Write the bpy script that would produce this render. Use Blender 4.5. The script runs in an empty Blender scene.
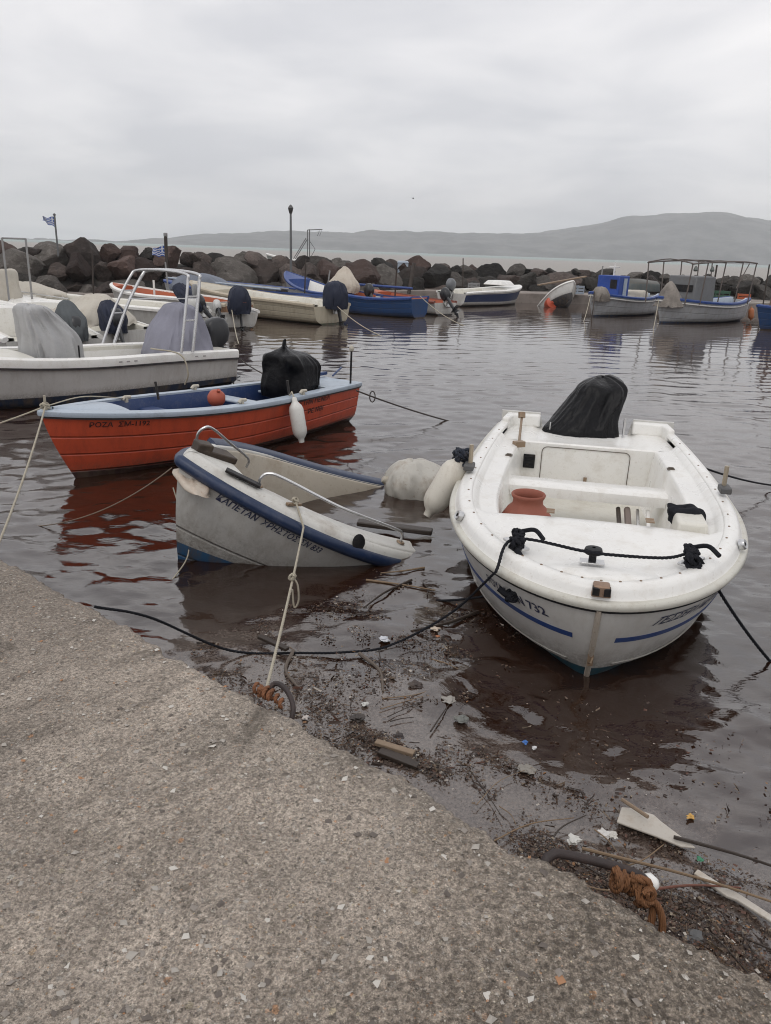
import bpy, bmesh, math, random
import numpy as np
from mathutils import Vector, Matrix, Euler, noise as mnoise
R_ = math.radians
random.seed(7)
sc = bpy.context.scene
COL = sc.collection
# ================================================================= camera, sky, sun, exposure
CAM_H, PITCH, ROLL, FPX = 2.2, R_(18.6), R_(2.0), 775.0
cam_d = bpy.data.cameras.new('camera'); cam = bpy.data.objects.new('camera', cam_d); COL.objects.link(cam)
fw = Vector((0, math.cos(PITCH), -math.sin(PITCH))); up0 = Vector((0, math.sin(PITCH), math.cos(PITCH)))
rt = math.cos(ROLL) * Vector((1, 0, 0)) + math.sin(ROLL) * up0
up = -math.sin(ROLL) * Vector((1, 0, 0)) + math.cos(ROLL) * up0
cam.matrix_world = Matrix(((rt.x, up.x, -fw.x, 0), (rt.y, up.y, -fw.y, 0), (rt.z, up.z, -fw.z, CAM_H), (0, 0, 0, 1)))
cam_d.sensor_fit = 'VERTICAL'; cam_d.sensor_height = 24; cam_d.lens = FPX / 1024 * 24
cam_d.clip_start = .05; cam_d.clip_end = 30000
sc.camera = cam
SUN_EL, SUN_AZ = R_(58), R_(205)
w = bpy.data.worlds.new('World'); sc.world = w; w.use_nodes = True
nt = w.node_tree; N = nt.nodes; N.clear()
def nn(N, t, **k):
    n = N.new(t)
    for a, b in k.items(): setattr(n, a, b)
    return n
out = nn(N, 'ShaderNodeOutputWorld'); bg = nn(N, 'ShaderNodeBackground'); nt.links.new(bg.outputs[0], out.inputs[0])
sky = nn(N, 'ShaderNodeTexSky', sky_type='NISHITA'); sky.sun_disc = False; sky.sun_elevation = SUN_EL; sky.sun_rotation = SUN_AZ
sky.dust_density = 5.0; sky.air_density = 1.0
tc = nn(N, 'ShaderNodeTexCoord'); sp = nn(N, 'ShaderNodeSeparateXYZ'); nt.links.new(tc.outputs['Generated'], sp.inputs[0])
mz = nn(N, 'ShaderNodeMath', operation='ADD'); mz.inputs[1].default_value = .16; nt.links.new(sp.outputs[2], mz.inputs[0])
mz2 = nn(N, 'ShaderNodeMath', operation='MAXIMUM'); mz2.inputs[1].default_value = .1; nt.links.new(mz.outputs[0], mz2.inputs[0])
dv = nn(N, 'ShaderNodeVectorMath', operation='DIVIDE'); nt.links.new(tc.outputs['Generated'], dv.inputs[0]); nt.links.new(mz2.outputs[0], dv.inputs[1])
n1 = nn(N, 'ShaderNodeTexNoise'); n1.inputs['Scale'].default_value = 1.25; n1.inputs['Detail'].default_value = 5; n1.inputs['Roughness'].default_value = .5; n1.inputs['Distortion'].default_value = .35
nt.links.new(dv.outputs[0], n1.inputs['Vector'])
n2 = nn(N, 'ShaderNodeTexNoise'); n2.inputs['Scale'].default_value = .55; n2.inputs['Detail'].default_value = 2
nt.links.new(dv.outputs[0], n2.inputs['Vector'])
cr1 = nn(N, 'ShaderNodeValToRGB'); e = cr1.color_ramp.elements
e[0].position = .36; e[0].color = (.84, .85, .875, 1); e[1].position = .66; e[1].color = (1.15, 1.14, 1.13, 1)
nt.links.new(n1.outputs[0], cr1.inputs[0])
cr2 = nn(N, 'ShaderNodeValToRGB'); e = cr2.color_ramp.elements
e[0].position = .35; e[0].color = (.93, .935, .95, 1); e[1].position = .65; e[1].color = (1.06, 1.055, 1.05, 1)
nt.links.new(n2.outputs[0], cr2.inputs[0])
ml = nn(N, 'ShaderNodeMix', data_type='RGBA', blend_type='MULTIPLY'); ml.inputs[0].default_value = 1
nt.links.new(cr1.outputs[0], ml.inputs[6]); nt.links.new(cr2.outputs[0], ml.inputs[7])
# cloud deck: brightness of the overcast, in the units of the Background (x strength)
SKY_STR = .10
ms = nn(N, 'ShaderNodeMix', data_type='RGBA', blend_type='MULTIPLY'); ms.inputs[0].default_value = 1; ms.inputs[7].default_value = (7.0, 6.95, 7.05, 1)
nt.links.new(ml.outputs[2], ms.inputs[6])
mx = nn(N, 'ShaderNodeMix', data_type='RGBA'); mx.inputs[0].default_value = .93
nt.links.new(sky.outputs[0], mx.inputs[6]); nt.links.new(ms.outputs[2], mx.inputs[7]); nt.links.new(mx.outputs[2], bg.inputs[0])
bg.inputs[1].default_value = SKY_STR
sd = bpy.data.lights.new('sun', 'SUN'); sd.energy = .5; sd.angle = R_(35); sd.color = (1, .97, .93)
so = bpy.data.objects.new('sun', sd); COL.objects.link(so); so.rotation_euler = (R_(90) - SUN_EL, 0, R_(180) - SUN_AZ)
sc.view_settings.view_transform = 'Standard'; sc.view_settings.look = 'None'; sc.view_settings.gamma = 1; sc.view_settings.exposure = .40
sc.view_settings.use_curve_mapping = False
sc.render.engine = 'CYCLES'
sc.cycles.use_denoising = True; sc.cycles.filter_width = 1.05
sc.cycles.max_bounces = 8; sc.cycles.volume_bounces = 1; sc.cycles.caustics_reflective = False; sc.cycles.caustics_refractive = False

# ================================================================= helpers
def tag(o, label=None, cat=None, group=None, kind=None):
    if label: o['label'] = label
    if cat: o['category'] = cat
    if group: o['group'] = group
    if kind: o['kind'] = kind
    return o
def root(name, label, cat, loc, rot=(0, 0, 0), group=None):
    o = bpy.data.objects.new(name, None); COL.objects.link(o); o.empty_display_size = .2
    o.location = loc; o.rotation_mode = 'XYZ'; o.rotation_euler = rot
    return tag(o, label, cat, group)
def vnoise(x, y, seed=0):
    xi = np.floor(x).astype(np.int64); yi = np.floor(y).astype(np.int64); xf = x - xi; yf = y - yi
    def h(a, b):
        n = (a * 374761393 + b * 668265263 + seed * 974634777) & 0x7fffffff
        n = ((n ^ (n >> 13)) * 1274126177) & 0x7fffffff
        return ((n ^ (n >> 16)) & 0xffff) / 65535.0
    u = xf * xf * (3 - 2 * xf); v = yf * yf * (3 - 2 * yf)
    return (h(xi, yi) * (1 - u) + h(xi + 1, yi) * u) * (1 - v) + (h(xi, yi + 1) * (1 - u) + h(xi + 1, yi + 1) * u) * v
def fbm(x, y, seed=0, octv=4, g=.5):
    a = 1; s = 0; t = 0
    for i in range(octv):
        s = s + a * (vnoise(x, y, seed + i) - .5) * 2; t += a; a *= g; x = x * 2.03 + 3.1; y = y * 2.03 + 1.7
    return s / t
class MB:
    """collects shapes that become one mesh"""
    def __init__(s): s.v = []; s.f = []; s.m = []; s.uv = {}; s.n = 0
    def add(s, vs, fs, mi=0, uv=None):
        b = s.n; vs = np.asarray(vs, float); s.v.append(vs); s.n += len(vs)
        for i, f in enumerate(fs):
            if uv is not None: s.uv[len(s.f)] = [uv[j] for j in f]
            s.f.append([b + j for j in f]); s.m.append(mi)
        return s
    def grid(s, A, cu=False, cv=False, mi=0, uv=None, flip=False):
        A = np.asarray(A, float); n, m = A.shape[:2]; F = []
        for i in range(n if cu else n - 1):
            for j in range(m if cv else m - 1):
                q = [i * m + j, ((i + 1) % n) * m + j, ((i + 1) % n) * m + (j + 1) % m, i * m + (j + 1) % m]
                F.append(q[::-1] if flip else q)
        return s.add(A.reshape(-1, 3), F, mi, None if uv is None else np.asarray(uv).reshape(-1, 2))
    def box(s, c, size, rot=(0, 0, 0), mi=0, taper=1.):
        a, b, h = [q / 2 for q in size]
        P = [(-a, -b, -h), (a, -b, -h), (a, b, -h), (-a, b, -h)] + [(x * taper, y * taper, h) for x, y in ((-a, -b), (a, -b), (a, b), (-a, b))]
        M = Euler(rot).to_matrix(); P = [tuple(M @ Vector(p) + Vector(c)) for p in P]
        return s.add(P, [(0, 3, 2, 1), (4, 5, 6, 7), (0, 1, 5, 4), (1, 2, 6, 5), (2, 3, 7, 6), (3, 0, 4, 7)], mi)
    def tube(s, pts, r, n=8, cap=True, closed=False, mi=0, flat=1.):
        P = [Vector(p) for p in pts]; k = len(P); rs = r if hasattr(r, '__len__') else [r] * k
        T = []
        for i in range(k):
            a = P[(i - 1) % k] if closed else P[max(i - 1, 0)]; b = P[(i + 1) % k] if closed else P[min(i + 1, k - 1)]
            d = b - a; T.append(d.normalized() if d.length > 1e-9 else Vector((0, 0, 1)))
        ref = Vector((0, 0, 1)) if abs(T[0].z) < .9 else Vector((1, 0, 0))
        u = T[0].cross(ref).normalized(); A = []
        for i in range(k):
            u = (u - T[i] * u.dot(T[i])); u = u.normalized() if u.length > 1e-6 else T[i].orthogonal().normalized()
            v = T[i].cross(u)
            A.append([tuple(P[i] + rs[i] * (math.cos(2 * math.pi * j / n) * u + flat * math.sin(2 * math.pi * j / n) * v)) for j in range(n)])
        s.grid(A, cu=closed, cv=True, mi=mi, flip=True)
        if cap and not closed:
            b = s.n - k * n
            s.f.append([b + j for j in range(n)]); s.m.append(mi)
            s.f.append([b + (k - 1) * n + j for j in reversed(range(n))]); s.m.append(mi)
        return s
    def lathe(s, prof, c=(0, 0, 0), n=20, rot=None, mi=0):
        A = []
        M = Euler(rot).to_matrix() if rot else None
        for r, z in prof:
            row = []
            for j in range(n):
                p = Vector((r * math.cos(2 * math.pi * j / n), r * math.sin(2 * math.pi * j / n), z))
                if M: p = M @ p
                row.append(tuple(p + Vector(c)))
            A.append(row)
        return s.grid(A, cv=True, mi=mi, flip=True)
    def prism(s, poly, z0, z1, mi=0, M=None):
        n = len(poly); V = [(x, y, z0) for x, y in poly] + [(x, y, z1) for x, y in poly]
        if M: V = [tuple(M @ Vector(p)) for p in V]
        return s.add(V, [list(range(n))[::-1], list(range(n, 2 * n))] + [(i, (i + 1) % n, n + (i + 1) % n, n + i) for i in range(n)], mi)
    def build(s, name, mats, parent=None, smooth=40, bevel=0, loc=None, seg=2, weld=True):
        me = bpy.data.meshes.new(name)
        V = np.concatenate(s.v) if s.v else np.zeros((0, 3))
        me.from_pydata(V.tolist(), [], s.f)
        mats = mats if isinstance(mats, (list, tuple)) else [mats]
        for m in mats: me.materials.append(m)
        if len(mats) > 1: me.polygons.foreach_set('material_index', s.m)
        if s.uv:
            uvl = me.uv_layers.new(name='UVMap'); arr = np.zeros((len(me.loops), 2))
            for i, p in enumerate(me.polygons):
                if i in s.uv:
                    for k, li in enumerate(p.loop_indices): arr[li] = s.uv[i][k]
            uvl.data.foreach_set('uv', arr.ravel())
        if weld:
            bm = bmesh.new(); bm.from_mesh(me); bmesh.ops.remove_doubles(bm, verts=bm.verts, dist=1e-5)
            bmesh.ops.recalc_face_normals(bm, faces=bm.faces); bm.to_mesh(me); bm.free()
        if smooth:
            me.polygons.foreach_set('use_smooth', [True] * len(me.polygons)); me.set_sharp_from_angle(angle=R_(smooth))
        o = bpy.data.objects.new(name, me); COL.objects.link(o)
        if parent: o.parent = parent
        if loc: o.location = loc
        if bevel:
            b = o.modifiers.new('bevel', 'BEVEL'); b.width = bevel; b.segments = seg; b.limit_method = 'ANGLE'; b.angle_limit = R_(35); b.use_clamp_overlap = True
        return o
def fastmesh(name, V, F, mat, smooth=True, parent=None):
    """large quad grids"""
    me = bpy.data.meshes.new(name); V = np.asarray(V, np.float32); F = np.asarray(F, np.int32); k = F.shape[1]
    me.vertices.add(len(V)); me.vertices.foreach_set('co', V.ravel())
    me.loops.add(F.size); me.loops.foreach_set('vertex_index', F.ravel())
    me.polygons.add(len(F)); me.polygons.foreach_set('loop_start', np.arange(len(F), dtype=np.int32) * k)
    try: me.polygons.foreach_set('loop_total', np.full(len(F), k, np.int32))
    except Exception: pass
    me.update(calc_edges=True); me.validate()
    me.polygons.foreach_set('use_smooth', [smooth] * len(F)); me.materials.append(mat)
    o = bpy.data.objects.new(name, me); COL.objects.link(o)
    if parent: o.parent = parent
    return o
def gridfaces(n, m):
    i = np.arange(n - 1)[:, None] * m + np.arange(m - 1)[None, :]
    return np.stack([i, i + 1, i + m + 1, i + m], -1).reshape(-1, 4)

# ----------------------------------------------------------------- materials
def newmat(name):
    m = bpy.data.materials.new(name); m.use_nodes = True; nt = m.node_tree; b = nt.nodes['Principled BSDF']; return m, nt, b
def c4(c): return (c[0], c[1], c[2], 1)
def noise_(nt, scale, detail=4, rough=.55, vec=None, coord='Object', dist=0, stretch=None):
    N = nt.nodes; n = nn(N, 'ShaderNodeTexNoise'); n.inputs['Scale'].default_value = scale; n.inputs['Detail'].default_value = detail
    n.inputs['Roughness'].default_value = rough; n.inputs['Distortion'].default_value = dist
    if vec is None:
        t = nn(N, 'ShaderNodeTexCoord'); vec = t.outputs[coord]
    if stretch:
        mp = nn(N, 'ShaderNodeMapping'); mp.inputs['Scale'].default_value = stretch; nt.links.new(vec, mp.inputs[0]); vec = mp.outputs[0]
    nt.links.new(vec, n.inputs['Vector']); return n
def ramp(nt, src, a, b, ca=(0, 0, 0), cb=(1, 1, 1)):
    r = nn(nt.nodes, 'ShaderNodeValToRGB'); e = r.color_ramp.elements; e[0].position = a; e[1].position = b; e[0].color = c4(ca); e[1].color = c4(cb)
    nt.links.new(src, r.inputs[0]); return r.outputs[0]
def mixc(nt, f, a, b, mode='MIX'):
    m = nn(nt.nodes, 'ShaderNodeMix', data_type='RGBA', blend_type=mode)
    for s_, v in ((0, f), (6, a), (7, b)):
        if hasattr(v, 'links') or hasattr(v, 'is_linked'): nt.links.new(v, m.inputs[s_])
        elif isinstance(v, (int, float)): m.inputs[s_].default_value = v
        else: m.inputs[s_].default_value = c4(v)
    return m.outputs[2]
def math_(nt, op, a, b=None, clamp=False):
    m = nn(nt.nodes, 'ShaderNodeMath', operation=op); m.use_clamp = clamp
    for i, v in enumerate((a, b)):
        if v is None: continue
        if isinstance(v, (int, float)): m.inputs[i].default_value = v
        else: nt.links.new(v, m.inputs[i])
    return m.outputs[0]
def bump_(nt, b, h, strength=.3, dist=.01, prev=None):
    n = nn(nt.nodes, 'ShaderNodeBump'); n.inputs['Strength'].default_value = strength; n.inputs['Distance'].default_value = dist
    nt.links.new(h, n.inputs['Height'])
    if prev is not None: nt.links.new(prev, n.inputs['Normal'])
    nt.links.new(n.outputs[0], b.inputs['Normal']); return n.outputs[0]
MATS = {}
def M(name, col=None, rough=.5, dirt=.25, dcol=(.16, .12, .08), ds=6, var=.12, bump=.15, bs=60, bd=.002, metal=0., spec=.5, streak=False, trans=0):
    """painted / plain surface with colour variation, stains and a fine bump"""
    if name in MATS: return MATS[name]
    m, nt, b = newmat(name)
    v = noise_(nt, ds * .5, 3); f = ramp(nt, v.outputs[0], .3, .7)
    base = mixc(nt, f, tuple(q * (1 - var) for q in col), tuple(min(1, q * (1 + var * .5)) for q in col))
    d = noise_(nt, ds, 8, .68, stretch=(1, 1, .25) if streak else None); df = ramp(nt, d.outputs[0], .5, .75)
    d2 = noise_(nt, ds * 7, 5, .7); df2 = ramp(nt, d2.outputs[0], .58, .7)
    fac = math_(nt, 'MULTIPLY', df, dirt, True); base = mixc(nt, fac, base, dcol)
    fac2 = math_(nt, 'MULTIPLY', df2, dirt * .7, True); base = mixc(nt, fac2, base, dcol)
    nt.links.new(base, b.inputs['Base Color'])
    rr = math_(nt, 'ADD', math_(nt, 'MULTIPLY', v.outputs[0], .25), rough - .12, True); nt.links.new(rr, b.inputs['Roughness'])
    b.inputs['Metallic'].default_value = metal; b.inputs['Specular IOR Level'].default_value = spec
    if bump: bump_(nt, b, noise_(nt, bs, 4, .6).outputs[0], bump, bd)
    MATS[name] = m; return m
def darkspec(*ms):
    for m in ms: m.node_tree.nodes['Principled BSDF'].inputs['Specular IOR Level'].default_value = .16
# ================================================================= the quay
E0 = np.array([-2.17, 4.05]); ED = np.array([.778, -.629]); EN = np.array([-.629, -.778]); QZ = .5   # edge point, along, inland
def quay_xy(s, wd): return E0[0] + ED[0] * s + EN[0] * wd, E0[1] + ED[1] * s + EN[1] * wd
def axis(lo, a, b, hi, d, g=1.12):
    core = list(np.arange(a, b, d)); x = a; st = d; L = []
    while x > lo: st *= g; x -= st; L.append(x)
    x = core[-1]; st = d; U = []
    while x < hi: st *= g; x += st; U.append(x)
    return np.array(L[::-1] + core + U)
def concrete_mat(name, wet=0.):
    m, nt, b = newmat(name); N = nt.nodes
    tc = nn(N, 'ShaderNodeTexCoord'); V = tc.outputs['Object']
    rm = nn(N, 'ShaderNodeMapping'); rm.inputs['Rotation'].default_value = (0, 0, R_(-52)); nt.links.new(V, rm.inputs[0]); VR = rm.outputs[0]
    big = noise_(nt, .9, 4, .6, V); mid = noise_(nt, 6, 5, .65, V); fine = noise_(nt, 70, 6, .75, V); grit = noise_(nt, 260, 3, .8, V)
    k = 1 - wet * .5
    c = mixc(nt, ramp(nt, big.outputs[0], .40, .60), (.30 * k, .262 * k, .222 * k), (.49 * k, .425 * k, .36 * k))
    spx = nn(N, 'ShaderNodeSeparateXYZ'); nt.links.new(V, spx.inputs[0])
    # how worn the skin of the slab is: coarse towards its outer right end, dark and ribbed at its inner left end
    wearn = noise_(nt, 1.6, 4, .6, V).outputs[0]
    coarse = ramp(nt, math_(nt, 'ADD', math_(nt, 'ADD', math_(nt, 'MULTIPLY', spx.outputs[0], .55), math_(nt, 'MULTIPLY', spx.outputs[1], -.55)), math_(nt, 'ADD', math_(nt, 'MULTIPLY', wearn, .9), .85)), .24, .70)
    ribbed = ramp(nt, math_(nt, 'ADD', math_(nt, 'ADD', math_(nt, 'MULTIPLY', spx.outputs[0], -.25), math_(nt, 'MULTIPLY', spx.outputs[1], .09)), math_(nt, 'MULTIPLY', wearn, .4)), .62, .86)
    c = mixc(nt, math_(nt, 'MULTIPLY', coarse, .70), c, (.165 * k, .140 * k, .113 * k)); c = mixc(nt, math_(nt, 'MULTIPLY', ribbed, .55), c, (.17 * k, .145 * k, .125 * k))
    c = mixc(nt, math_(nt, 'MULTIPLY', ramp(nt, mid.outputs[0], .45, .72), .6), c, (.18 * k, .152 * k, .126 * k))
    # worn lines running down to the water
    ln = noise_(nt, 9, 4, .6, VR, stretch=(.22, 2.6, 1)); lm = noise_(nt, 1.1, 2, .5, V)
    lf = math_(nt, 'MULTIPLY', ramp(nt, ln.outputs[0], .52, .62), ramp(nt, lm.outputs[0], .48, .6)); lf = math_(nt, 'MULTIPLY', math_(nt, 'MULTIPLY', lf, .38), math_(nt, 'SUBTRACT', 1., math_(nt, 'MULTIPLY', coarse, .75)))
    c = mixc(nt, lf, c, (.10, .085, .072))
    # exposed aggregate: two sizes of stones, only some of the cells
    hs = []
    for sc_, keep, rr in ((30, .70, .34), (62, .58, .38), (130, .45, .42)):
        vo = nn(N, 'ShaderNodeTexVoronoi', feature='F1'); vo.inputs['Scale'].default_value = sc_; vo.inputs['Randomness'].default_value = 1
        dn = noise_(nt, sc_ * 2.2, 2, .6, V)
        va = nn(N, 'ShaderNodeVectorMath', operation='SCALE'); va.inputs[3].default_value = .75 / sc_; nt.links.new(dn.outputs[1], va.inputs[0])
        vb = nn(N, 'ShaderNodeVectorMath', operation='ADD'); nt.links.new(V, vb.inputs[0]); nt.links.new(va.outputs[0], vb.inputs[1]); nt.links.new(vb.outputs[0], vo.inputs['Vector']); dn.inputs['Detail'].default_value = 4
        spc = nn(N, 'ShaderNodeSeparateColor'); nt.links.new(vo.outputs['Color'], spc.inputs[0])
        on = math_(nt, 'GREATER_THAN', spc.outputs[0], keep)
        disc = ramp(nt, vo.outputs['Distance'], rr - .08, rr, (1, 1, 1), (0, 0, 0)); f = math_(nt, 'MULTIPLY', on, disc)
        cr = nn(N, 'ShaderNodeValToRGB'); E_ = cr.color_ramp.elements
        E_[0].position = 0; E_[0].color = (.16, .14, .12, 1); E_[1].position = 1; E_[1].color = (.58, .55, .50, 1)
        for p, q in ((.12, (.20, .175, .15)), (.55, (.29, .26, .225)), (.82, (.42, .39, .35)), (.9, (.40, .22, .12)), (.93, (.46, .40, .29))):
            x = E_.new(p); x.color = c4(q)
        nt.links.new(spc.outputs[1], cr.inputs[0])
        c = mixc(nt, math_(nt, 'MULTIPLY', f, .85 - wet * .4), c, cr.outputs[0]); hs.append((f, sc_))
    # grain: sandy speckle, stronger where the skin is gone
    g1 = noise_(nt, 95, 3, .7, V).outputs[0]; g2 = noise_(nt, 42, 4, .75, V).outputs[0]
    gc = ramp(nt, g1, .40, .60, (.66, .65, .64), (1.36, 1.35, 1.33)); c = mixc(nt, .85, c, gc, 'MULTIPLY')
    gd = ramp(nt, g2, .42, .56, (.52, .51, .50), (1.25, 1.24, 1.22)); c = mixc(nt, math_(nt, 'ADD', math_(nt, 'MULTIPLY', coarse, .65), .22), c, gd, 'MULTIPLY')
    # dark stains with their own shape
    st_ = noise_(nt, 3.2, 6, .75, V, dist=.6).outputs[0]; c = mixc(nt, math_(nt, 'MULTIPLY', ramp(nt, st_, .57, .66), .6), c, (.085, .072, .058))
    # pits between the grains: dirt and the hollows' shade put in as dark colour
    c = mixc(nt, math_(nt, 'MULTIPLY', ramp(nt, noise_(nt, 38, 5, .8, V).outputs[0], .38, .52, (1, 1, 1), (0, 0, 0)), math_(nt, 'ADD', math_(nt, 'MULTIPLY', coarse, .45), .28)), c, (.085, .070, .057))
    fr = ramp(nt, fine.outputs[0], .30, .46, (1, 1, 1), (0, 0, 0)); c = mixc(nt, math_(nt, 'MULTIPLY', fr, .8), c, (.04, .033, .027))  # finest hollows of the bump, their shade painted in as well
    sf = ramp(nt, grit.outputs[0], .35, .7, (.6, .6, .6), (1.3, 1.3, 1.3)); c = mixc(nt, 1., c, sf, 'MULTIPLY')
    nt.links.new(c, b.inputs['Base Color']); b.inputs['Roughness'].default_value = .82 - .35 * wet; b.inputs['Specular IOR Level'].default_value = .2 + .3 * wet
    p = bump_(nt, b, fine.outputs[0], .8, .006); p = bump_(nt, b, grit.outputs[0], .5, .0015, p)
    for f, sc_ in hs: p = bump_(nt, b, f, .5, .12 / sc_, p)
    return m
S_ = axis(-14, -1.2, 5.2, 12, .0085); W_ = axis(-.001, 0, 3.2, 10, .0085); W_ = W_[W_ >= 0]
ss, ww = np.meshgrid(S_, W_, indexing='ij')
edge = .040 * fbm(S_ * 3.1, S_ * 0 + 1.3, 5, 5) + .022 * fbm(S_ * 16, S_ * 0, 9, 4)
edge = edge + .018 * np.abs(fbm(S_ * 34, S_ * 0, 91, 3)) + .05 * np.exp(-((S_ - 1.62) / .06) ** 2) + .02 * np.exp(-((S_ - 3.35) / .1) ** 2)
wd = ww + edge[:, None] * np.exp(-ww / .12)
X, Y = quay_xy(ss, wd)
Z = QZ - .016 * np.exp(-ww / .012) - .012 * np.exp(-ww / .06) * (vnoise(X * 16, Y * 16, 3) + .4)
rough = np.clip((ss - 2.6) / 2.4 + .35 * fbm(X * .8, Y * .8, 4) + .45, .25, 1)
Z = Z + .008 * fbm(X * 1.2, Y * 1.2, 1) + rough * (.0085 * fbm(X * 14, Y * 14, 21, 3, .6) + .0040 * fbm(X * 55, Y * 55, 31, 2, .7)) + np.clip(rough - .3, 0, 1) * .0075 * (np.abs(fbm(X * 38, Y * 38, 61, 2, .6)) * -1.6 + .4)
u_ = (ss * .35 + ww * .05); v_ = ss * 6.5 + .6 * fbm(X * 1.1, Y * 1.1, 77)          # drag lines in the old concrete
Z = Z - .0022 * np.clip(fbm(v_, u_ * 2.2, 51, 3) - .25, 0, 1) * 3 * np.clip(1.2 - ss / 3.0, 0, 1)
top = np.stack([X, Y, Z], -1)
face = []
for k, (dz, off) in enumerate(((.05, .0), (.14, -.004), (.28, .004), (.52, -.01), (.95, 0))):
    x, y = quay_xy(S_, edge + off + .006 * vnoise(S_ * 20, S_ * 0 + k, 8)); face.append(np.stack([x, y, np.full_like(x, QZ - dz)], -1))
full = np.concatenate([np.stack(face[::-1], 1), top], 1)
conc = concrete_mat('weathered_concrete')
q = fastmesh('quay', full.reshape(-1, 3), gridfaces(full.shape[0], full.shape[1]), conc); tag(q, kind='structure')
# sunken footing of the quay, awash at the water line
fs = np.arange(-3, 6, .02); fo = np.linspace(-.06, .52, 30); A, Bm = np.meshgrid(fs, fo, indexing='ij')
prof = np.clip((A - 1.0) / 1.6, .0, 1); width = .04 + .26 * prof + .05 * fbm(A * 1.4, A * 0, 12)
x, y = quay_xy(A, -Bm)
z = .035 * np.clip(prof, 0, 1) - .03 - np.clip(Bm - width, 0, 1) * .9 + .010 * fbm(x * 9, y * 9, 4) - (1 - prof) * .1
led = fastmesh('quay_footing', np.stack([x, y, z], -1).reshape(-1, 3), gridfaces(len(fs), len(fo))[:, ::-1], concrete_mat('wet_concrete', .8)); tag(led, kind='structure')

# ================================================================= water
def water_mat(name, near=True):
    m, nt, b = newmat(name); N = nt.nodes; tc = nn(N, 'ShaderNodeTexCoord'); V = tc.outputs['Object']
    if near:
        b.inputs['Roughness'].default_value = .05; b.inputs['IOR'].default_value = 2.0
        cv = noise_(nt, .35, 3, .5, V)
        c = mixc(nt, ramp(nt, cv.outputs[0], .35, .65), (.018, .008, .0045), (.030, .0135, .008))
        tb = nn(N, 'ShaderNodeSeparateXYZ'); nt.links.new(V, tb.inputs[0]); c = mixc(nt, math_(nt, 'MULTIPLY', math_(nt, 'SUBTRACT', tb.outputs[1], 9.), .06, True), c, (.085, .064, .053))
        # film of scum and silt near the quay
        sp = nn(N, 'ShaderNodeSeparateXYZ'); nt.links.new(V, sp.inputs[0])
        # distance from the quay edge, out over the water
        dd = math_(nt, 'ADD', math_(nt, 'MULTIPLY', math_(nt, 'SUBTRACT', sp.outputs[0], float(E0[0])), float(-EN[0])), math_(nt, 'MULTIPLY', math_(nt, 'SUBTRACT', sp.outputs[1], float(E0[1])), float(-EN[1])))
        al = math_(nt, 'ADD', math_(nt, 'MULTIPLY', math_(nt, 'SUBTRACT', sp.outputs[0], float(E0[0])), float(ED[0])), math_(nt, 'MULTIPLY', math_(nt, 'SUBTRACT', sp.outputs[1], float(E0[1])), float(ED[1])))
        n = noise_(nt, 2.2, 6, .62, V, dist=.8)
        edge_f = math_(nt, 'ADD', dd, math_(nt, 'MULTIPLY', n.outputs[0], -1.6))
        f = ramp(nt, edge_f, .05, .45, (1, 1, 1), (0, 0, 0))
        fa = ramp(nt, math_(nt, 'MULTIPLY', al, .2), .1, .2); f = math_(nt, 'MULTIPLY', f, fa)
        sc2 = noise_(nt, 60, 6, .8, V); f2 = ramp(nt, sc2.outputs[0], .40, .62); film = math_(nt, 'MULTIPLY', f, math_(nt, 'ADD', math_(nt, 'MULTIPLY', f2, .58), .04), True)
        c = mixc(nt, film, c, (.24, .195, .165))
        nt.links.new(c, b.inputs['Base Color'])
        nt.links.new(math_(nt, 'ADD', math_(nt, 'MULTIPLY', film, .28), .05), b.inputs['Roughness'])
        a1 = noise_(nt, 9, 4, .55, V, stretch=(.7, 1.3, 1), dist=.4); a2 = noise_(nt, 34, 3, .6, V, stretch=(.7, 1.3, 1))
        far = math_(nt, 'SUBTRACT', 1., math_(nt, 'MULTIPLY', math_(nt, 'SUBTRACT', sp.outputs[1], 4.), .07, True), True); far = math_(nt, 'MAXIMUM', far, .26)
        mb = math_(nt, 'MULTIPLY', math_(nt, 'MULTIPLY', a1.outputs[0], far), math_(nt, 'SUBTRACT', 1., math_(nt, 'MULTIPLY', f, .85)))
        p = bump_(nt, b, mb, .34, .014); p = bump_(nt, b, math_(nt, 'MULTIPLY', math_(nt, 'MULTIPLY', a2.outputs[0], far), math_(nt, 'SUBTRACT', 1., math_(nt, 'MULTIPLY', f, .8))), .22, .003, p)
    else:
        b.inputs['Roughness'].default_value = .45; b.inputs['IOR'].default_value = 1.4
        sp = nn(N, 'ShaderNodeSeparateXYZ'); nt.links.new(V, sp.inputs[0])
        n = noise_(nt, .004, 4, .6, V); d = math_(nt, 'ADD', math_(nt, 'MULTIPLY', sp.outputs[1], .001), math_(nt, 'MULTIPLY', n.outputs[0], .35))
        c = mixc(nt, ramp(nt, d, .62, .95), (.27, .245, .215), (.20, .27, .25))
        nt.links.new(c, b.inputs['Base Color'])
        a1 = noise_(nt, 1.3, 5, .65, V, stretch=(.6, 1.4, 1)); bump_(nt, b, a1.outputs[0], .9, .25)
    return m
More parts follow.
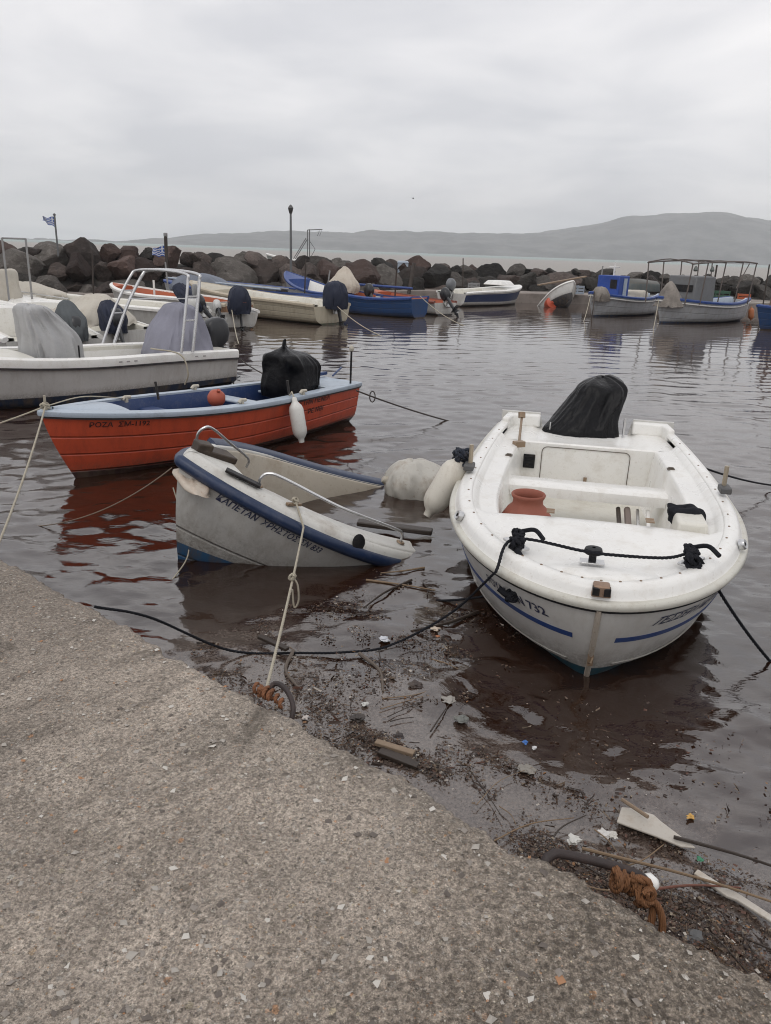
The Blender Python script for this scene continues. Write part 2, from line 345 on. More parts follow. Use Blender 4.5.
# harbour water: a fan of real ripples, finer near the quay
na, nr = 820, 900
ang = np.linspace(R_(-62), R_(62), na); ang = np.sign(ang) * (np.abs(ang) / R_(62)) ** 1.25 * R_(62)
rad = 1.2 * (66 / 1.2) ** (np.linspace(0, 1, nr))
RR, AA = np.meshgrid(rad, ang, indexing='ij'); X = RR * np.sin(AA); Y = RR * np.cos(AA)
cell = np.maximum(RR * np.log(66 / 1.2) / nr, RR * R_(62) * 1.25 / (na / 2))
rs = np.random.RandomState(3); Z = np.zeros_like(X)
wx = X + .10 * fbm(X * .9, Y * .9, 100, 3) + .35 * fbm(X * .22, Y * .22, 140, 2); wy = Y + .10 * fbm(X * .9 + 9, Y * .9, 200, 3) + .35 * fbm(X * .22 + 7, Y * .22, 240, 2)
for i in range(46):
    lam = .085 * (.80 / .085) ** (i / 45.); th = R_(90 + rs.normal(0, 34)); k = 2 * math.pi / lam
    amp = .0098 * lam ** .92 * (.6 + .8 * rs.rand()) * .55
    fade = np.clip(lam / (cell * 2.6) - 1, 0, 1)
    Z += amp * fade * np.sin(k * (wx * math.cos(th) + wy * math.sin(th)) + rs.rand() * 6.28)
gust = .62 + .75 * np.clip(.5 + fbm(X * .35, Y * .6, 300, 3), 0, 1)
dq = (X - E0[0]) * -EN[0] + (Y - E0[1]) * -EN[1]; sq = (X - E0[0]) * ED[0] + (Y - E0[1]) * ED[1]
calm = 1 - .82 * np.clip((1.5 - dq + .3 * fbm(X, Y, 8)) / .8, 0, 1) * np.clip((sq - .2) / 1.2, 0, 1)
for bx, by, br in ((1.5, 3.9, 1.3), (-.6, 4.6, .9)): calm = calm * (1 - .45 * np.exp(-((X - bx) ** 2 + (Y - by) ** 2) / br ** 2))
Z = Z * gust * calm * np.interp(RR, [4, 7, 12, 24], [.95, .6, .34, .20])
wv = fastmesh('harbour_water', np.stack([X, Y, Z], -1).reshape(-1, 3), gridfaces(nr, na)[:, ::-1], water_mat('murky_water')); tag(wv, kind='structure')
mb = MB(); g = [-14000, -3000, -300, -40, 0, 40, 300, 3000, 14000]; gy = [-300, -30, 0, 30, 60, 300, 1500, 6000, 20000]
mb.grid([[(x, y, -.16) for x in g] for y in gy]); sea = mb.build('sea', water_mat('open_sea', False), smooth=0); tag(sea, kind='structure')

# ================================================================= headlands
def headland(name, prof, y0, yc, y1, col, seed):
    nx, ny = 260, 70; xs = np.linspace(prof[0][0], prof[-1][0], nx); hh = np.interp(xs, [p[0] for p in prof], [p[1] for p in prof])
    v = np.linspace(0, 1, ny); Xg, Vg = np.meshgrid(xs, v, indexing='ij')
    shore = y0 + 90 * fbm(Xg * .002, Xg * 0, seed, 3); Yg = shore + (y1 - shore) * Vg
    q = np.clip((Yg - shore) / (yc - shore), 0, 1); back = np.clip((y1 - Yg) / (y1 - yc), 0, 1)
    pr = np.minimum(1 - (1 - q) ** 1.8, back ** .8)
    Zg = hh[:, None] * pr * (1 + .10 * fbm(Xg * .004, Yg * .004, seed + 5, 4)) + 9 * fbm(Xg * .014, Yg * .014, seed + 9, 4) * (pr > .02) - 1
    m, nt, b = newmat(name + '_scrub'); n = noise_(nt, .012, 6, .7); n2_ = noise_(nt, .05, 4, .7)
    c = mixc(nt, ramp(nt, n.outputs[0], .42, .6), col, tuple(q_ * 3.6 for q_ in col)); c = mixc(nt, ramp(nt, n2_.outputs[0], .55, .7), c, (.10, .09, .07))
    nt.links.new(c, b.inputs['Base Color']); b.inputs['Roughness'].default_value = .95
    o = fastmesh(name, np.stack([Xg, Yg, Zg], -1).reshape(-1, 3), gridfaces(nx, ny), m); tag(o, kind='structure')
# crest heights read off the skyline
headland('headland', [(-1000, 1), (-744, 4), (-695, 20), (-614, 33), (-468, 43), (-274, 52), (-49, 60), (144, 63), (337, 66), (465, 74), (575, 95), (683, 123), (777, 138), (871, 147), (966, 150), (1063, 141), (1198, 119), (1362, 90), (1700, 70), (2300, 40)], 2050, 2650, 3400, (.034, .032, .031), 3)

# ================================================================= breakwater
BW = [(-40, 20.5), (-22, 28), (-4.6, 36.3), (5, 41.0), (12, 42.0), (26, 38.5), (44, 32)]
def bw_at(d):   # d = metres along, 0 at the second point
    P = [Vector(p) for p in BW]; L = [(P[i + 1] - P[i]).length for i in range(len(P) - 1)]; d = d + L[0]; i = 0
    while i < len(L) - 1 and d > L[i]: d -= L[i]; i += 1
    t = (P[i + 1] - P[i]).normalized(); return P[i] + t * d, t, Vector((-t.y, t.x))
def top_h(x): return float(np.interp(x, [-30, -13, -5, 2, 12, 20, 30], [2.15, 2.05, 1.8, 1.7, 1.62, 1.62, 1.6]))
def rock_mat(name, c1, c2, c3):
    m, nt, b = newmat(name); N = nt.nodes; oi = nn(N, 'ShaderNodeObjectInfo')
    tc = nn(N, 'ShaderNodeTexCoord'); av = nn(N, 'ShaderNodeVectorMath', operation='ADD'); nt.links.new(tc.outputs['Object'], av.inputs[0])
    cb = nn(N, 'ShaderNodeCombineXYZ'); r10 = math_(nt, 'MULTIPLY', oi.outputs['Random'], 37.)
    for i in range(3): nt.links.new(r10, cb.inputs[i])
    nt.links.new(cb.outputs[0], av.inputs[1]); V = av.outputs[0]
    n = noise_(nt, 1.1, 7, .65, V); n2_ = noise_(nt, 5, 6, .7, V); n3 = noise_(nt, 2.2, 5, .8, V)
    c = mixc(nt, ramp(nt, n.outputs[0], .38, .62), c1, c2); c = mixc(nt, math_(nt, 'MULTIPLY', ramp(nt, n2_.outputs[0], .5, .68), .55), c, c3)
    c = mixc(nt, math_(nt, 'MULTIPLY', ramp(nt, n3.outputs[0], .58, .7), .5), c, (.02, .018, .016))
    hs = nn(N, 'ShaderNodeHueSaturation'); nt.links.new(math_(nt, 'ADD', math_(nt, 'MULTIPLY', oi.outputs['Random'], 1.3), .45), hs.inputs['Value']); nt.links.new(c, hs.inputs['Color'])
    nt.links.new(hs.outputs[0], b.inputs['Base Color']); b.inputs['Roughness'].default_value = .85; b.inputs['Specular IOR Level'].default_value = .3
    p = bump_(nt, b, n2_.outputs[0], .8, .08); bump_(nt, b, noise_(nt, 22, 5, .75, V).outputs[0], .7, .02, p)
    return m
RM = [rock_mat('brown_rock', (.040, .032, .029), (.072, .056, .049), (.12, .10, .088)),
      rock_mat('red_rock', (.046, .031, .027), (.078, .052, .044), (.11, .085, .074)),
      rock_mat('grey_rock', (.050, .045, .040), (.088, .078, .070), (.16, .15, .135)),
      rock_mat('dark_rock', (.022, .020, .018), (.042, .038, .034), (.075, .07, .062))]
def boulder_mesh(seed):
    rr = np.random.RandomState(seed); bm = bmesh.new(); bmesh.ops.create_icosphere(bm, subdivisions=4, radius=1)
    D = rr.normal(size=(15, 3)); D /= np.linalg.norm(D, axis=1)[:, None]; H_ = rr.uniform(.62, .98, 15)
    for v in bm.verts:
        n = np.array(v.co); n = n / np.linalg.norm(n); dt = D @ n
        q = np.where(dt > .05, H_ / np.maximum(dt, .05), 9.); srt = np.sort(q)
        r = -np.log(np.exp(-34 * srt[:5]).sum()) / 34; r = min(r, 1.25)
        p = Vector(n * r); r2 = mnoise.fractal(p * 1.3 + Vector((seed, 0, 0)), 1.0, 2.1, 5) * .10 + mnoise.fractal(p * 5 + Vector((seed, 0, 0)), 1., 2.1, 4) * .05
        v.co = p * (1 + r2)
    me = bpy.data.meshes.new('boulder'); bm.to_mesh(me); bm.free()
    me.polygons.foreach_set('use_smooth', [True] * len(me.polygons)); me.set_sharp_from_angle(angle=R_(24)); me.materials.append(RM[0]); return me
BM = [boulder_mesh(40 + i) for i in range(9)]
tint = {0: 'brown', 1: 'reddish', 2: 'grey', 3: 'blackish'}
rowname = {0: 'at the waterline', 1: 'half-way up', 2: 'on the crest', 3: 'on the back'}
SECT = [(-13.5, 'by the left flagpole'), (-6.5, 'behind the steel arch'), (-2.2, 'around the lamp post'), (2.2, 'behind the deep blue boat'),
        (7.5, 'behind the striped motorboat'), (12.5, 'behind the blue cabin boat'), (99, 'behind the canopy boat')]
rk = random.Random(11)
ROCKMESH = {}
def rock_me(i, c):
    if (i, c) not in ROCKMESH:
        me = BM[i].copy(); me.materials[0] = RM[c]; ROCKMESH[(i, c)] = me
    return ROCKMESH[(i, c)]
def put_rock(x, y, z, sx, sy, sz, col, sect, row, lab=None):
    o = bpy.data.objects.new('boulder', rock_me(rk.randrange(9), col)); COL.objects.link(o); o.location = (x, y, z); o.scale = (sx, sy, sz)
    o.rotation_euler = (rk.uniform(-.4, .4), rk.uniform(-.4, .4), rk.uniform(0, 6.28))
    sz_ = 'big' if sx > .95 else 'small' if sx < .68 else 'mid-sized'
    tag(o, '%s %s boulder %s of the breakwater, %s' % (sz_, tint[col], rowname[row], SECT[sect][1]), 'boulder', '%s %s boulders %s of the breakwater %s' % (sz_, tint[col], rowname[row], SECT[sect][1]))
for row in range(4):
    d = -1.0 + .4 * row
    while d < 62:
        p, t, n = bw_at(d); th = top_h(p.x); big = 1.0 if p.x < 3 else (.86 if p.x < 9 else .74)
        s = (rk.uniform(.38, .62) if rk.random() < .3 else rk.uniform(.62, .98)) * big * (1.12 if row == 1 else .95)
        off = [1.0, 1.7, 2.6, 3.9][row] + rk.uniform(-.2, .2); zc = [.30, th * .50, th * .88, th * .72][row] - (.42 * s if row >= 2 else .1) + rk.uniform(-.1, .12)
        x, y = p.x + n.x * off, p.y + n.y * off
        sect = next(i for i, q_ in enumerate(SECT) if x < q_[0])
        col = rk.choice([0, 0, 1, 2, 2, 3] if x < 5 else [0, 3, 3, 3, 2])
        put_rock(x, y, zc, s * rk.uniform(.9, 1.3), s * rk.uniform(.8, 1.1), s * rk.uniform(.62, .85), col, sect, row)
        d += s * rk.uniform(1.25, 1.6)
# the core under the boulders and the concrete walkway in front of them
mb = MB(); A = []
for d in np.arange(-14, 75, 1.5):
    p, t, n = bw_at(d); th = top_h(p.x)
    A.append([(p.x + n.x * o, p.y + n.y * o, z + .12 * rk.random()) for o, z in ((.5, -.5), (1.2, .15), (2.2, th * .5), (3.2, th * .66), (4.6, th * .5), (7.5, -.6))])
core = mb.grid(A).build('breakwater_core', RM[3], smooth=0); tag(core, kind='structure')
mb = MB(); A = []
for d in np.arange(-14, 75, 1.):
    p, t, n = bw_at(d); z = float(np.interp(p.x, [-8, 2], [.16, .46]))
    w_ = float(np.interp(p.x, [1, 5], [.3, -1.2]))
    A.append([(p.x + n.x * o, p.y + n.y * o, zz) for o, zz in ((w_ - .2, -.4), (w_ - .2, z - .03), (w_ - .17, z), (1.4, z + .02), (1.4, -.4))])
wk = mb.grid(A).build('breakwater_walkway', M('walkway_concrete', (.27, .235, .21), .85, .7, (.07, .055, .045), 1.2, bs=14, bd=.02), smooth=30); tag(wk, kind='structure')
# haze
hb = MB(); hb.box((0, 2380, 109), (5600, 5200, 222)); hz = hb.build('haze', MATS.setdefault('haze', bpy.data.materials.new('haze_air')), smooth=0)
m = MATS['haze']; m.use_nodes = True; m.node_tree.nodes.clear(); N = m.node_tree.nodes
o_ = nn(N, 'ShaderNodeOutputMaterial'); pv = nn(N, 'ShaderNodeVolumePrincipled'); pv.inputs['Density'].default_value = .00031; pv.inputs['Color'].default_value = (.93, .94, .96, 1)
m.node_tree.links.new(pv.outputs[0], o_.inputs['Volume']); tag(hz, kind='stuff'); hz.visible_shadow = True
# ---------------------------------------------------------------- hull shapes (local: x aft from the bow, y across, z up)
class Hull:
    def __init__(s, L=4., B=.8, tb=.45, sr=.8, zb=.7, zm=.5, zs=.5, kd=.2, rake=.3, ks=.12,
                 nt=2., nb=1.5, mt=1., mb=1., chu=.35, chw=.78, chz=.3, flare=0.):
        s.__dict__.update(locals())
    def sheer(s, t):      # height of the sheer: bow, low point, stern
        t = np.asarray(t, float); tl = .62
        a = s.zm + (s.zb - s.zm) * np.clip(1 - t / tl, 0, 1) ** 1.8
        b = s.zm + (s.zs - s.zm) * np.clip((t - tl) / (1 - tl), 0, 1) ** 1.8
        return np.where(t < tl, a, b)
    def keel(s, t):
        t = np.asarray(t, float)
        return -s.kd + (s.kd - s.ks) * np.clip((t - .5) / .5, 0, 1)
    def wu(s, u): return np.interp(u, [0, s.chu * .5, s.chu, s.chu + .15, 1], [0, s.chw * .55, s.chw, s.chw + (1 - s.chw) * .35, 1.])
    def zu(s, u): return np.interp(u, [0, s.chu * .5, s.chu, 1], [0, s.chz * .42, s.chz, 1.])
    def xs(s, u): return s.rake * (1 - s.zu(u)) ** 1.4
    def plan(s, t, u):
        n = s.nb + (s.nt - s.nb) * u; m = s.mb + (s.mt - s.mb) * u
        q = np.clip(t / s.tb, 0, 1)
        p = (1 - (1 - q) ** n) ** (1 / m)
        tt = np.clip((t - s.tb) / (1 - s.tb), 0, 1)
        return p * (1 - (1 - s.sr) * tt ** 2)
    def pt(s, t, u):
        t = np.asarray(t, float); u = np.asarray(u, float)
        x = s.xs(u) + (s.L - s.xs(u)) * t
        y = s.B * s.wu(u) * s.plan(t, u)
        k = s.keel(t); z = k + (s.sheer(t) - k) * s.zu(u)
        return np.stack(np.broadcast_arrays(x, y, z), -1)
    def side(s, x, z):    # half breadth of the outside at a given x, z
        us = np.linspace(0.02, 1, 40); xs_ = s.xs(us)
        t = np.clip((x - xs_) / (s.L - xs_), 0, 1)
        p = s.pt(t, us)
        return float(np.interp(z, p[:, 2], p[:, 1]))
    def path(s, n=90, tmax=1.):       # sheer seen from above: port stern, bow, starboard stern
        t = np.linspace(0, 1, n) ** 1.9 * tmax
        p = s.pt(t, 1.)
        a = p[::-1].copy(); b = p[1:].copy(); b[:, 1] *= -1
        return np.concatenate([a, b])
def offset_path(P, d):
    t = np.gradient(P[:, :2], axis=0); t /= np.maximum(np.linalg.norm(t, axis=1), 1e-9)[:, None]
    n = np.stack([t[:, 1], -t[:, 0]], 1)           # outward for port stern -> bow -> starboard stern
    c = P[:, :2].mean(0) + [0.0, 0]
    if ((P[:, :2] - c) * n).sum() < 0: n = -n
    Q = P.copy(); Q[:, :2] -= n * d; Q[:, 0] = np.minimum(Q[:, 0], P[:, 0].max())
    return Q
def yb_fn(h, d):
    P = offset_path(h.path(160), d); a = P[:160][::-1]   # bow -> stern, port
    x0 = P[159, 0]; a = a[a[:, 1] > -1e-3]; a = a[a[:, 0] >= x0 - 1e-6]; o = np.argsort(a[:, 0]); a = a[o]
    return x0, (lambda x: float(np.interp(x, a[:, 0], np.maximum(a[:, 1], 0))))
def hull_part(h, rt_, mat, name='hull', nt_=54, nu=26, notch=None, thick=.035):
    ts = np.linspace(0, 1, nt_) ** 1.7; us = np.linspace(0, 1, nu); mb = MB()
    A = []; UV = []
    for t in ts:
        p = h.pt(t, us); row = [(x, y, z) for x, y, z in p[::-1]] + [(x, -y, z) for x, y, z in p[1:]]
        A.append(row); UV.append([(t, u) for u in us[::-1]] + [(t, u) for u in us[1:]])
    mb.grid(A, uv=UV)
    hull = mb.build(name, mat, rt_, smooth=35)
    # transom slab
    p = h.pt(1, us[::2]); zt = float(h.sheer(1.)); sec = [(y, z) for x, y, z in p[::-1]] + [(-y, z) for x, y, z in p[1:]]
    if notch: nw, nz, up_ = notch; topl = [(-sec[0][0], zt + up_), (-nw - .05, zt + up_), (-nw, nz), (nw, nz), (nw + .05, zt + up_), (sec[0][0], zt + up_)]
    else: topl = []
    poly = topl + sec if not topl else topl + sec
    mb = MB(); n = len(poly); V = [(h.L + .002, y, z) for y, z in poly] + [(h.L + .002 - thick, y * .995, z) for y, z in poly]
    mb.add(V, [list(range(n)), list(range(n, 2 * n))[::-1]] + [(i, (i + 1) % n, n + (i + 1) % n, n + i) for i in range(n)])
    tr = mb.build('transom', mat, rt_, smooth=30)
    return hull
def rim_part(h, rt_, mat, prof, name='gunwale', n=120, smooth=50, tmax=1., closed=True):
    """prof: (inset, rise) pairs swept round the sheer"""
    P0 = h.path(n, tmax); A = [[] for _ in P0]
    for d, dz in prof:
        Q = offset_path(P0, d)
        for i, q in enumerate(Q): A[i].append((q[0], q[1], q[2] + dz))
    mb = MB().grid(A, cv=closed); k = len(prof); b = 0
    mb.f.append(list(range(k))); mb.m.append(0); mb.f.append([(len(A) - 1) * k + j for j in range(k)][::-1]); mb.m.append(0)
    return mb.build(name, mat, rt_, smooth=smooth)
def band_part(h, rt_, mat, name, u0, u1, t0, t1, side=1, off=.004, n=50, lab=None):
    ts = np.linspace(t0, t1, n); us = np.linspace(u0, u1, 4); A = []
    for t in ts: A.append([(x, side * (y + off), z) for x, y, z in h.pt(t, us)])
    B_ = [[(x, y - side * off * .9, z) for x, y, z in r_] for r_ in A]
    mb = MB().grid([a + b[::-1] for a, b in zip(A, B_)], cv=True); o = mb.build(name, mat, rt_, smooth=30)
    if lab: o['label'] = lab
    return o
def text_mesh(txt, size, ext=0., bold=.0012):
    cu = bpy.data.curves.new('txt', 'FONT'); cu.body = txt; cu.size = size; cu.extrude = ext; cu.resolution_u = 3; cu.offset = bold; cu.align_x = 'LEFT'
    o = bpy.data.objects.new('txt', cu); COL.objects.link(o); dg = bpy.context.evaluated_depsgraph_get(); dg.update()
    me = bpy.data.meshes.new_from_object(o.evaluated_get(dg)); V = [tuple(v.co) for v in me.vertices]; F = [tuple(p.vertices) for p in me.polygons]
    bpy.data.objects.remove(o); bpy.data.curves.remove(cu); bpy.data.meshes.remove(me); return V, F
def text_on_hull(h, rt_, mat, txt, x0, z0, size, side=-1, slope=0., off=.006, wide=1., lab=None, rev=False, italic=0.):
    """lettering wrapped on the hull side; reads left to right as seen from outside"""
    V, F = text_mesh(txt, size); Q = []
    for x, y, z in V:
        s = (x * wide + italic * y) * (1 if side < 0 else -1); X = x0 + s; Z = z0 + slope * s + y
        Q.append((X, side * (h.side(X, Z) + off), Z))
    o = MB().add(Q, F).build('lettering', mat, rt_, smooth=0, weld=False)
    return o
def deck_parts(h, rt_, mat, inset=.06, dz=.0, xf=.9, xa=None, side_w=.0, zf=.1, crown=.02, floor_mat=None, fore_mat=None, in_mat=None, bev=.006, lip=.04, flare=.1):
    x0, yb = yb_fn(h, inset); L = h.L - .03; xa = xa if xa is not None else L; sz = lambda x: float(h.sheer(min(1, max(0, x / h.L))))
    fore_mat = fore_mat or mat; in_mat = in_mat or mat; floor_mat = floor_mat or mat; vs = np.linspace(-1, 1, 13)
    if xf > x0 + .02:
        A = []
        for x in x0 + (xf - x0) * np.linspace(0, 1, 22) ** 1.6:
            A.append([(x, yb(x) * v, sz(x) + dz + crown * (1 - v * v)) for v in vs])
        A.append([(xf, yb(xf) * v * .995, sz(xf) + dz + crown * (1 - v * v) - lip) for v in vs])
        A.append([(xf - .02, min(yb(xf) * .99, max(.02, h.side(xf, zf) - .03)) * v, zf) for v in vs])
        MB().grid(A).build('foredeck', fore_mat, rt_, smooth=35)
    xs_ = np.linspace(xf, xa, 26); mb = MB(); FL = []
    wall = lambda x: max(.03, min(yb(x) - side_w, h.side(x, zf) - .03))
    for sd_ in (1, -1):
        A = []
        for x in xs_:
            y = yb(x); z = sz(x) + dz; yi = max(.03, y - side_w); yw = min(yi - .01, max(.02, yi - flare * (z - zf)), wall(x))
            A.append([(x, sd_ * y, z), (x, sd_ * yi, z - .004), (x, sd_ * (yi - .012), z - .02), (x, sd_ * (yi * .6 + yw * .4), (z * .6 + zf * .4)), (x, sd_ * yw, zf + .03), (x, sd_ * (yw - .03), zf)])
        mb.grid(A, flip=sd_ < 0)
    mb.build('inner_liner', in_mat, rt_, smooth=35)
    A = []
    for x in xs_:
        y = yb(x); z = sz(x) + dz; yi = max(.03, y - side_w); yw = min(yi - .01, max(.02, yi - flare * (z - zf)), wall(x)) + .002
        A.append([(x, yw * v, zf + .002) for v in vs])
    MB().grid(A).build('floor', floor_mat, rt_, smooth=30)
    if xa < L - .05:
        A = [[(xa + .02, min(yb(xa) * .99, h.side(xa, zf) - .03) * v, zf) for v in vs], [(xa, yb(xa) * v * .995, sz(xa) + dz - lip) for v in vs]]
        for x in np.linspace(xa, L, 8): A.append([(x, yb(x) * v, sz(x) + dz + .003) for v in vs])
        MB().grid(A).build('aft_deck', mat, rt_, smooth=35)
    else:
        pass
    return x0, yb, sz
def thwart(h, rt_, mat, x, z, width=.22, thick=.04, yb=None, name='thwart', k=.98, bevel=.012):
    y = yb(x) * k; return MB().box((x, 0, z), (width, 2 * y, thick)).build(name, mat, rt_, bevel=bevel)
def catm(P, n):
    P = [np.array(p, float) for p in P]; P = [2 * P[0] - P[1]] + P + [2 * P[-1] - P[-2]]; out_ = []; k = len(P) - 3
    for i in range(n):
        s = i / (n - 1) * k; j = min(int(s), k - 1); t = s - j; a, b, c, d = P[j:j + 4]
        out_.append(.5 * ((2 * b) + (-a + c) * t + (2 * a - 5 * b + 4 * c - d) * t * t + (-a + 3 * b - 3 * c + d) * t ** 3))
    return np.array(out_)
def drape(name, mat, parent, rings, folds=.06, seed=1, n=30, m=84, sq=.75, crease=.02, freq=3.2, cap=True, twist=0., lump=.07):
    """cloth pulled over something: rings (x, y, z, rx, ry) from hem to top"""
    R = catm(rings, n); A = []
    for i, (x, y, z, rx, ry) in enumerate(R):
        f = i / (n - 1); row = []
        for j in range(m):
            a = 2 * math.pi * j / m + twist * f; ca, sa = math.cos(a), math.sin(a); e = sq
            px = math.copysign(abs(ca) ** e, ca); py = math.copysign(abs(sa) ** e, sa)
            r1 = mnoise.noise(Vector((ca * freq + seed * 7, sa * freq, f * 1.6))); rdg = 1 - abs(r1) * 2.4
            r2 = mnoise.noise(Vector((ca * freq * 2.2 + seed + f * .9, sa * freq * 2.2, f * 2.2 + seed))); r3 = mnoise.noise(Vector((ca * 1.3, sa * 1.3, f * 3 + seed * 3)))
            amp = folds * (1.15 - .7 * f)
            k = 1 + amp * rdg + crease * (1 - abs(r2) * 3) + lump * r3
            row.append((x + px * max(rx, .004) * k, y + py * max(ry, .004) * k, z + .25 * amp * r2 * max(rx, ry) * (1 if i else 2.2) + .03 * r3))
        A.append(row)
    mb = MB().grid(A, cv=True)
    if cap: mb.f.append([(n - 1) * m + j for j in range(m)]); mb.m.append(0)
    return mb.build(name, mat, parent, smooth=60)
def outboard(rt_, x, y, z, tilt=0., yaw=0., size=1., col='black', cover=None, seed=1, lab=None):
    """outboard motor on a transom: (x, y, z) is the clamp; tilt > 0 lifts the leg out of the water"""
    Mx = Matrix.Translation((x, y, z)) @ Matrix.Rotation(yaw, 4, 'Z') @ Matrix.Rotation(-tilt, 4, 'Y') @ Matrix.Scale(size, 4)
    cm = {'black': M('outboard_black', (.02, .021, .024), .32, .2, (.12, .11, .1)), 'grey': M('outboard_grey', (.16, .17, .18), .35, .3), 'white': M('outboard_white', (.6, .6, .58), .35, .3)}[col]
    dm = M('outboard_leg_paint', (.035, .037, .042), .4, .4, (.2, .18, .15)); met = M('bare_metal', (.45, .45, .44), .35, .3, (.15, .1, .07), metal=.9)
    def bake(o):
        o.data.transform(Mx); return o
    mb = MB(); A = []
    for zz, rx, ry, ox in ((.0, .10, .10, .0), (.04, .16, .12, .02), (.14, .19, .135, .04), (.26, .185, .13, .05), (.34, .15, .115, .05), (.38, .08, .07, .05), (.385, .01, .01, .05)):
        A.append([(.12 + ox + rx * math.copysign(abs(math.cos(a)) ** .6, math.cos(a)), ry * math.copysign(abs(math.sin(a)) ** .7, math.sin(a)), .02 + zz) for a in np.linspace(0, 2 * math.pi, 29)[:-1]])
    if cover: Mx = Mx @ Matrix.Scale(.78, 4)
    cowl = bake(mb.grid(A, cv=True).build('outboard_motor', cm, rt_, smooth=45))
    if lab: cowl['label'] = lab
    mb = MB(); mb.box((.0, 0, -.10), (.05, .20, .26)); mb.box((.07, 0, -.04), (.12, .09, .12)); mb.tube([(.03, .07, .0), (-.06, .07, .0)], .012, 6); mb.tube([(.03, -.07, .0), (-.06, -.07, .0)], .012, 6)
    b = bake(mb.build('clamp_bracket', met, rt_, bevel=.01)); b.parent = cowl
    mb = MB(); A = []
    for zz, cx, rx, ry in ((.03, .15, .09, .055), (-.15, .15, .07, .04), (-.40, .155, .06, .03), (-.52, .16, .07, .025), (-.60, .17, .09, .035), (-.66, .16, .07, .03), (-.82, .13, .035, .008)):
        A.append([(cx + rx * math.cos(a), ry * math.sin(a), zz) for a in np.linspace(0, 2 * math.pi, 17)[:-1]])
    mb.grid(A, cv=True); mb.box((.19, 0, -.50), (.30, .16, .012)); mb.tube([(.06, 0, -.63), (.10, 0, -.63), (.25, 0, -.63), (.29, 0, -.63)], [.01, .042, .04, .015], 10)
    l = bake(mb.build('outboard_leg', dm, rt_, smooth=40)); l.parent = cowl
    mb = MB()
    for k in range(3):
        a0 = k * 2.094; pts = []
        for rr, wz in ((.03, .02), (.08, .05), (.12, .04), (.135, .01)):
            pts.append([(.27 - wz * .6, rr * math.cos(a0 - wz * 7), -.63 + rr * math.sin(a0 - wz * 7)), (.29 + wz * .6, rr * math.cos(a0 + wz * 7), -.63 + rr * math.sin(a0 + wz * 7))])
        mb.grid(pts)
    pr = bake(mb.build('propeller', met, rt_, smooth=30)); pr.parent = cowl
    if cover:
        cmat, rings, kw = cover
        c = drape('motor_cover', cmat, rt_, rings, seed=seed, **kw); c.parent = cowl
    return cowl
def twist(mb, P, r, strands=3, pitch=None):
    P = np.array(P, float); L = np.concatenate([[0], np.cumsum(np.linalg.norm(np.diff(P, axis=0), axis=1))]); pitch = pitch or r * 6; n = int(min(700, max(30, L[-1] / pitch * 8)))
    s_ = np.linspace(0, L[-1], n); Q = np.stack([np.interp(s_, L, P[:, i]) for i in range(3)], -1); T = np.gradient(Q, axis=0); T /= np.linalg.norm(T, axis=1)[:, None]
    U = np.zeros_like(T); u = Vector(T[0]).orthogonal().normalized()
    for i in range(n):
        t = Vector(T[i]); u = (u - t * u.dot(t)).normalized(); U[i] = u
    W2 = np.cross(T, U)
    for k in range(strands):
        ph = 2 * math.pi * (s_ / pitch + k / strands); mb.tube(Q + .5 * r * (np.cos(ph)[:, None] * U + np.sin(ph)[:, None] * W2), r * .56, 6)
def sag(a, b, s, n=24):
    a = np.array(a, float); b = np.array(b, float); t = np.linspace(0, 1, n)[:, None]; P = a + (b - a) * t; P[:, 2] -= (4 * t * (1 - t))[:, 0] * s; return P
def through(P, n=60): return catm(P, n)
def rope(name, P, r, mat, label=None, cat='rope', parent=None, strands=0, pitch=None, group=None, wob=0., seed=0, extra=None):
    P = np.array(P, float)
    if wob:
        k = np.arange(len(P)); P = P + np.stack([[wob * mnoise.noise(Vector((i * .35, s_ * 9.1, seed))) for i in k] for s_ in range(3)], -1) * (np.sin(np.linspace(0, math.pi, len(P)))[:, None] ** .3)
    mb = MB()
    if strands:
        L = np.concatenate([[0], np.cumsum(np.linalg.norm(np.diff(P, axis=0), axis=1))]); pitch = pitch or r * 9; n = int(min(900, max(40, L[-1] / pitch * 9)))
        s_ = np.linspace(0, L[-1], n); Q = np.stack([np.interp(s_, L, P[:, i]) for i in range(3)], -1)
        T = np.gradient(Q, axis=0); T /= np.linalg.norm(T, axis=1)[:, None]; ref = np.array([.3, .5, .81]); U = np.cross(T, ref); U /= np.linalg.norm(U, axis=1)[:, None]; W2 = np.cross(T, U)
        for k in range(strands):
            ph = 2 * math.pi * (s_ / pitch + k / strands)
            mb.tube(Q + .48 * r * (np.cos(ph)[:, None] * U + np.sin(ph)[:, None] * W2), r * .58, 6)
    else: mb.tube(P, r, 7)
    if extra: extra(mb)
    o = mb.build(name, mat, parent, smooth=60, weld=False)
    if label: tag(o, label, cat, group)
    return o
def knot(mb, c, s, r, seed=0, turns=3.4, n=70, flat=.8):
    rr = random.Random(seed); a, b_, d = rr.uniform(0, 6), rr.uniform(0, 6), rr.uniform(0, 6); P = []
    for i in range(n):
        t = i / (n - 1) * turns * 2 * math.pi
        P.append((c[0] + s * (math.cos(t + a) * (.75 + .25 * math.cos(1.62 * t))), c[1] + s * math.sin(1.31 * t + b_) * .8, c[2] + s * flat * math.sin(t * .83 + d)))
    twist(mb, P, r)
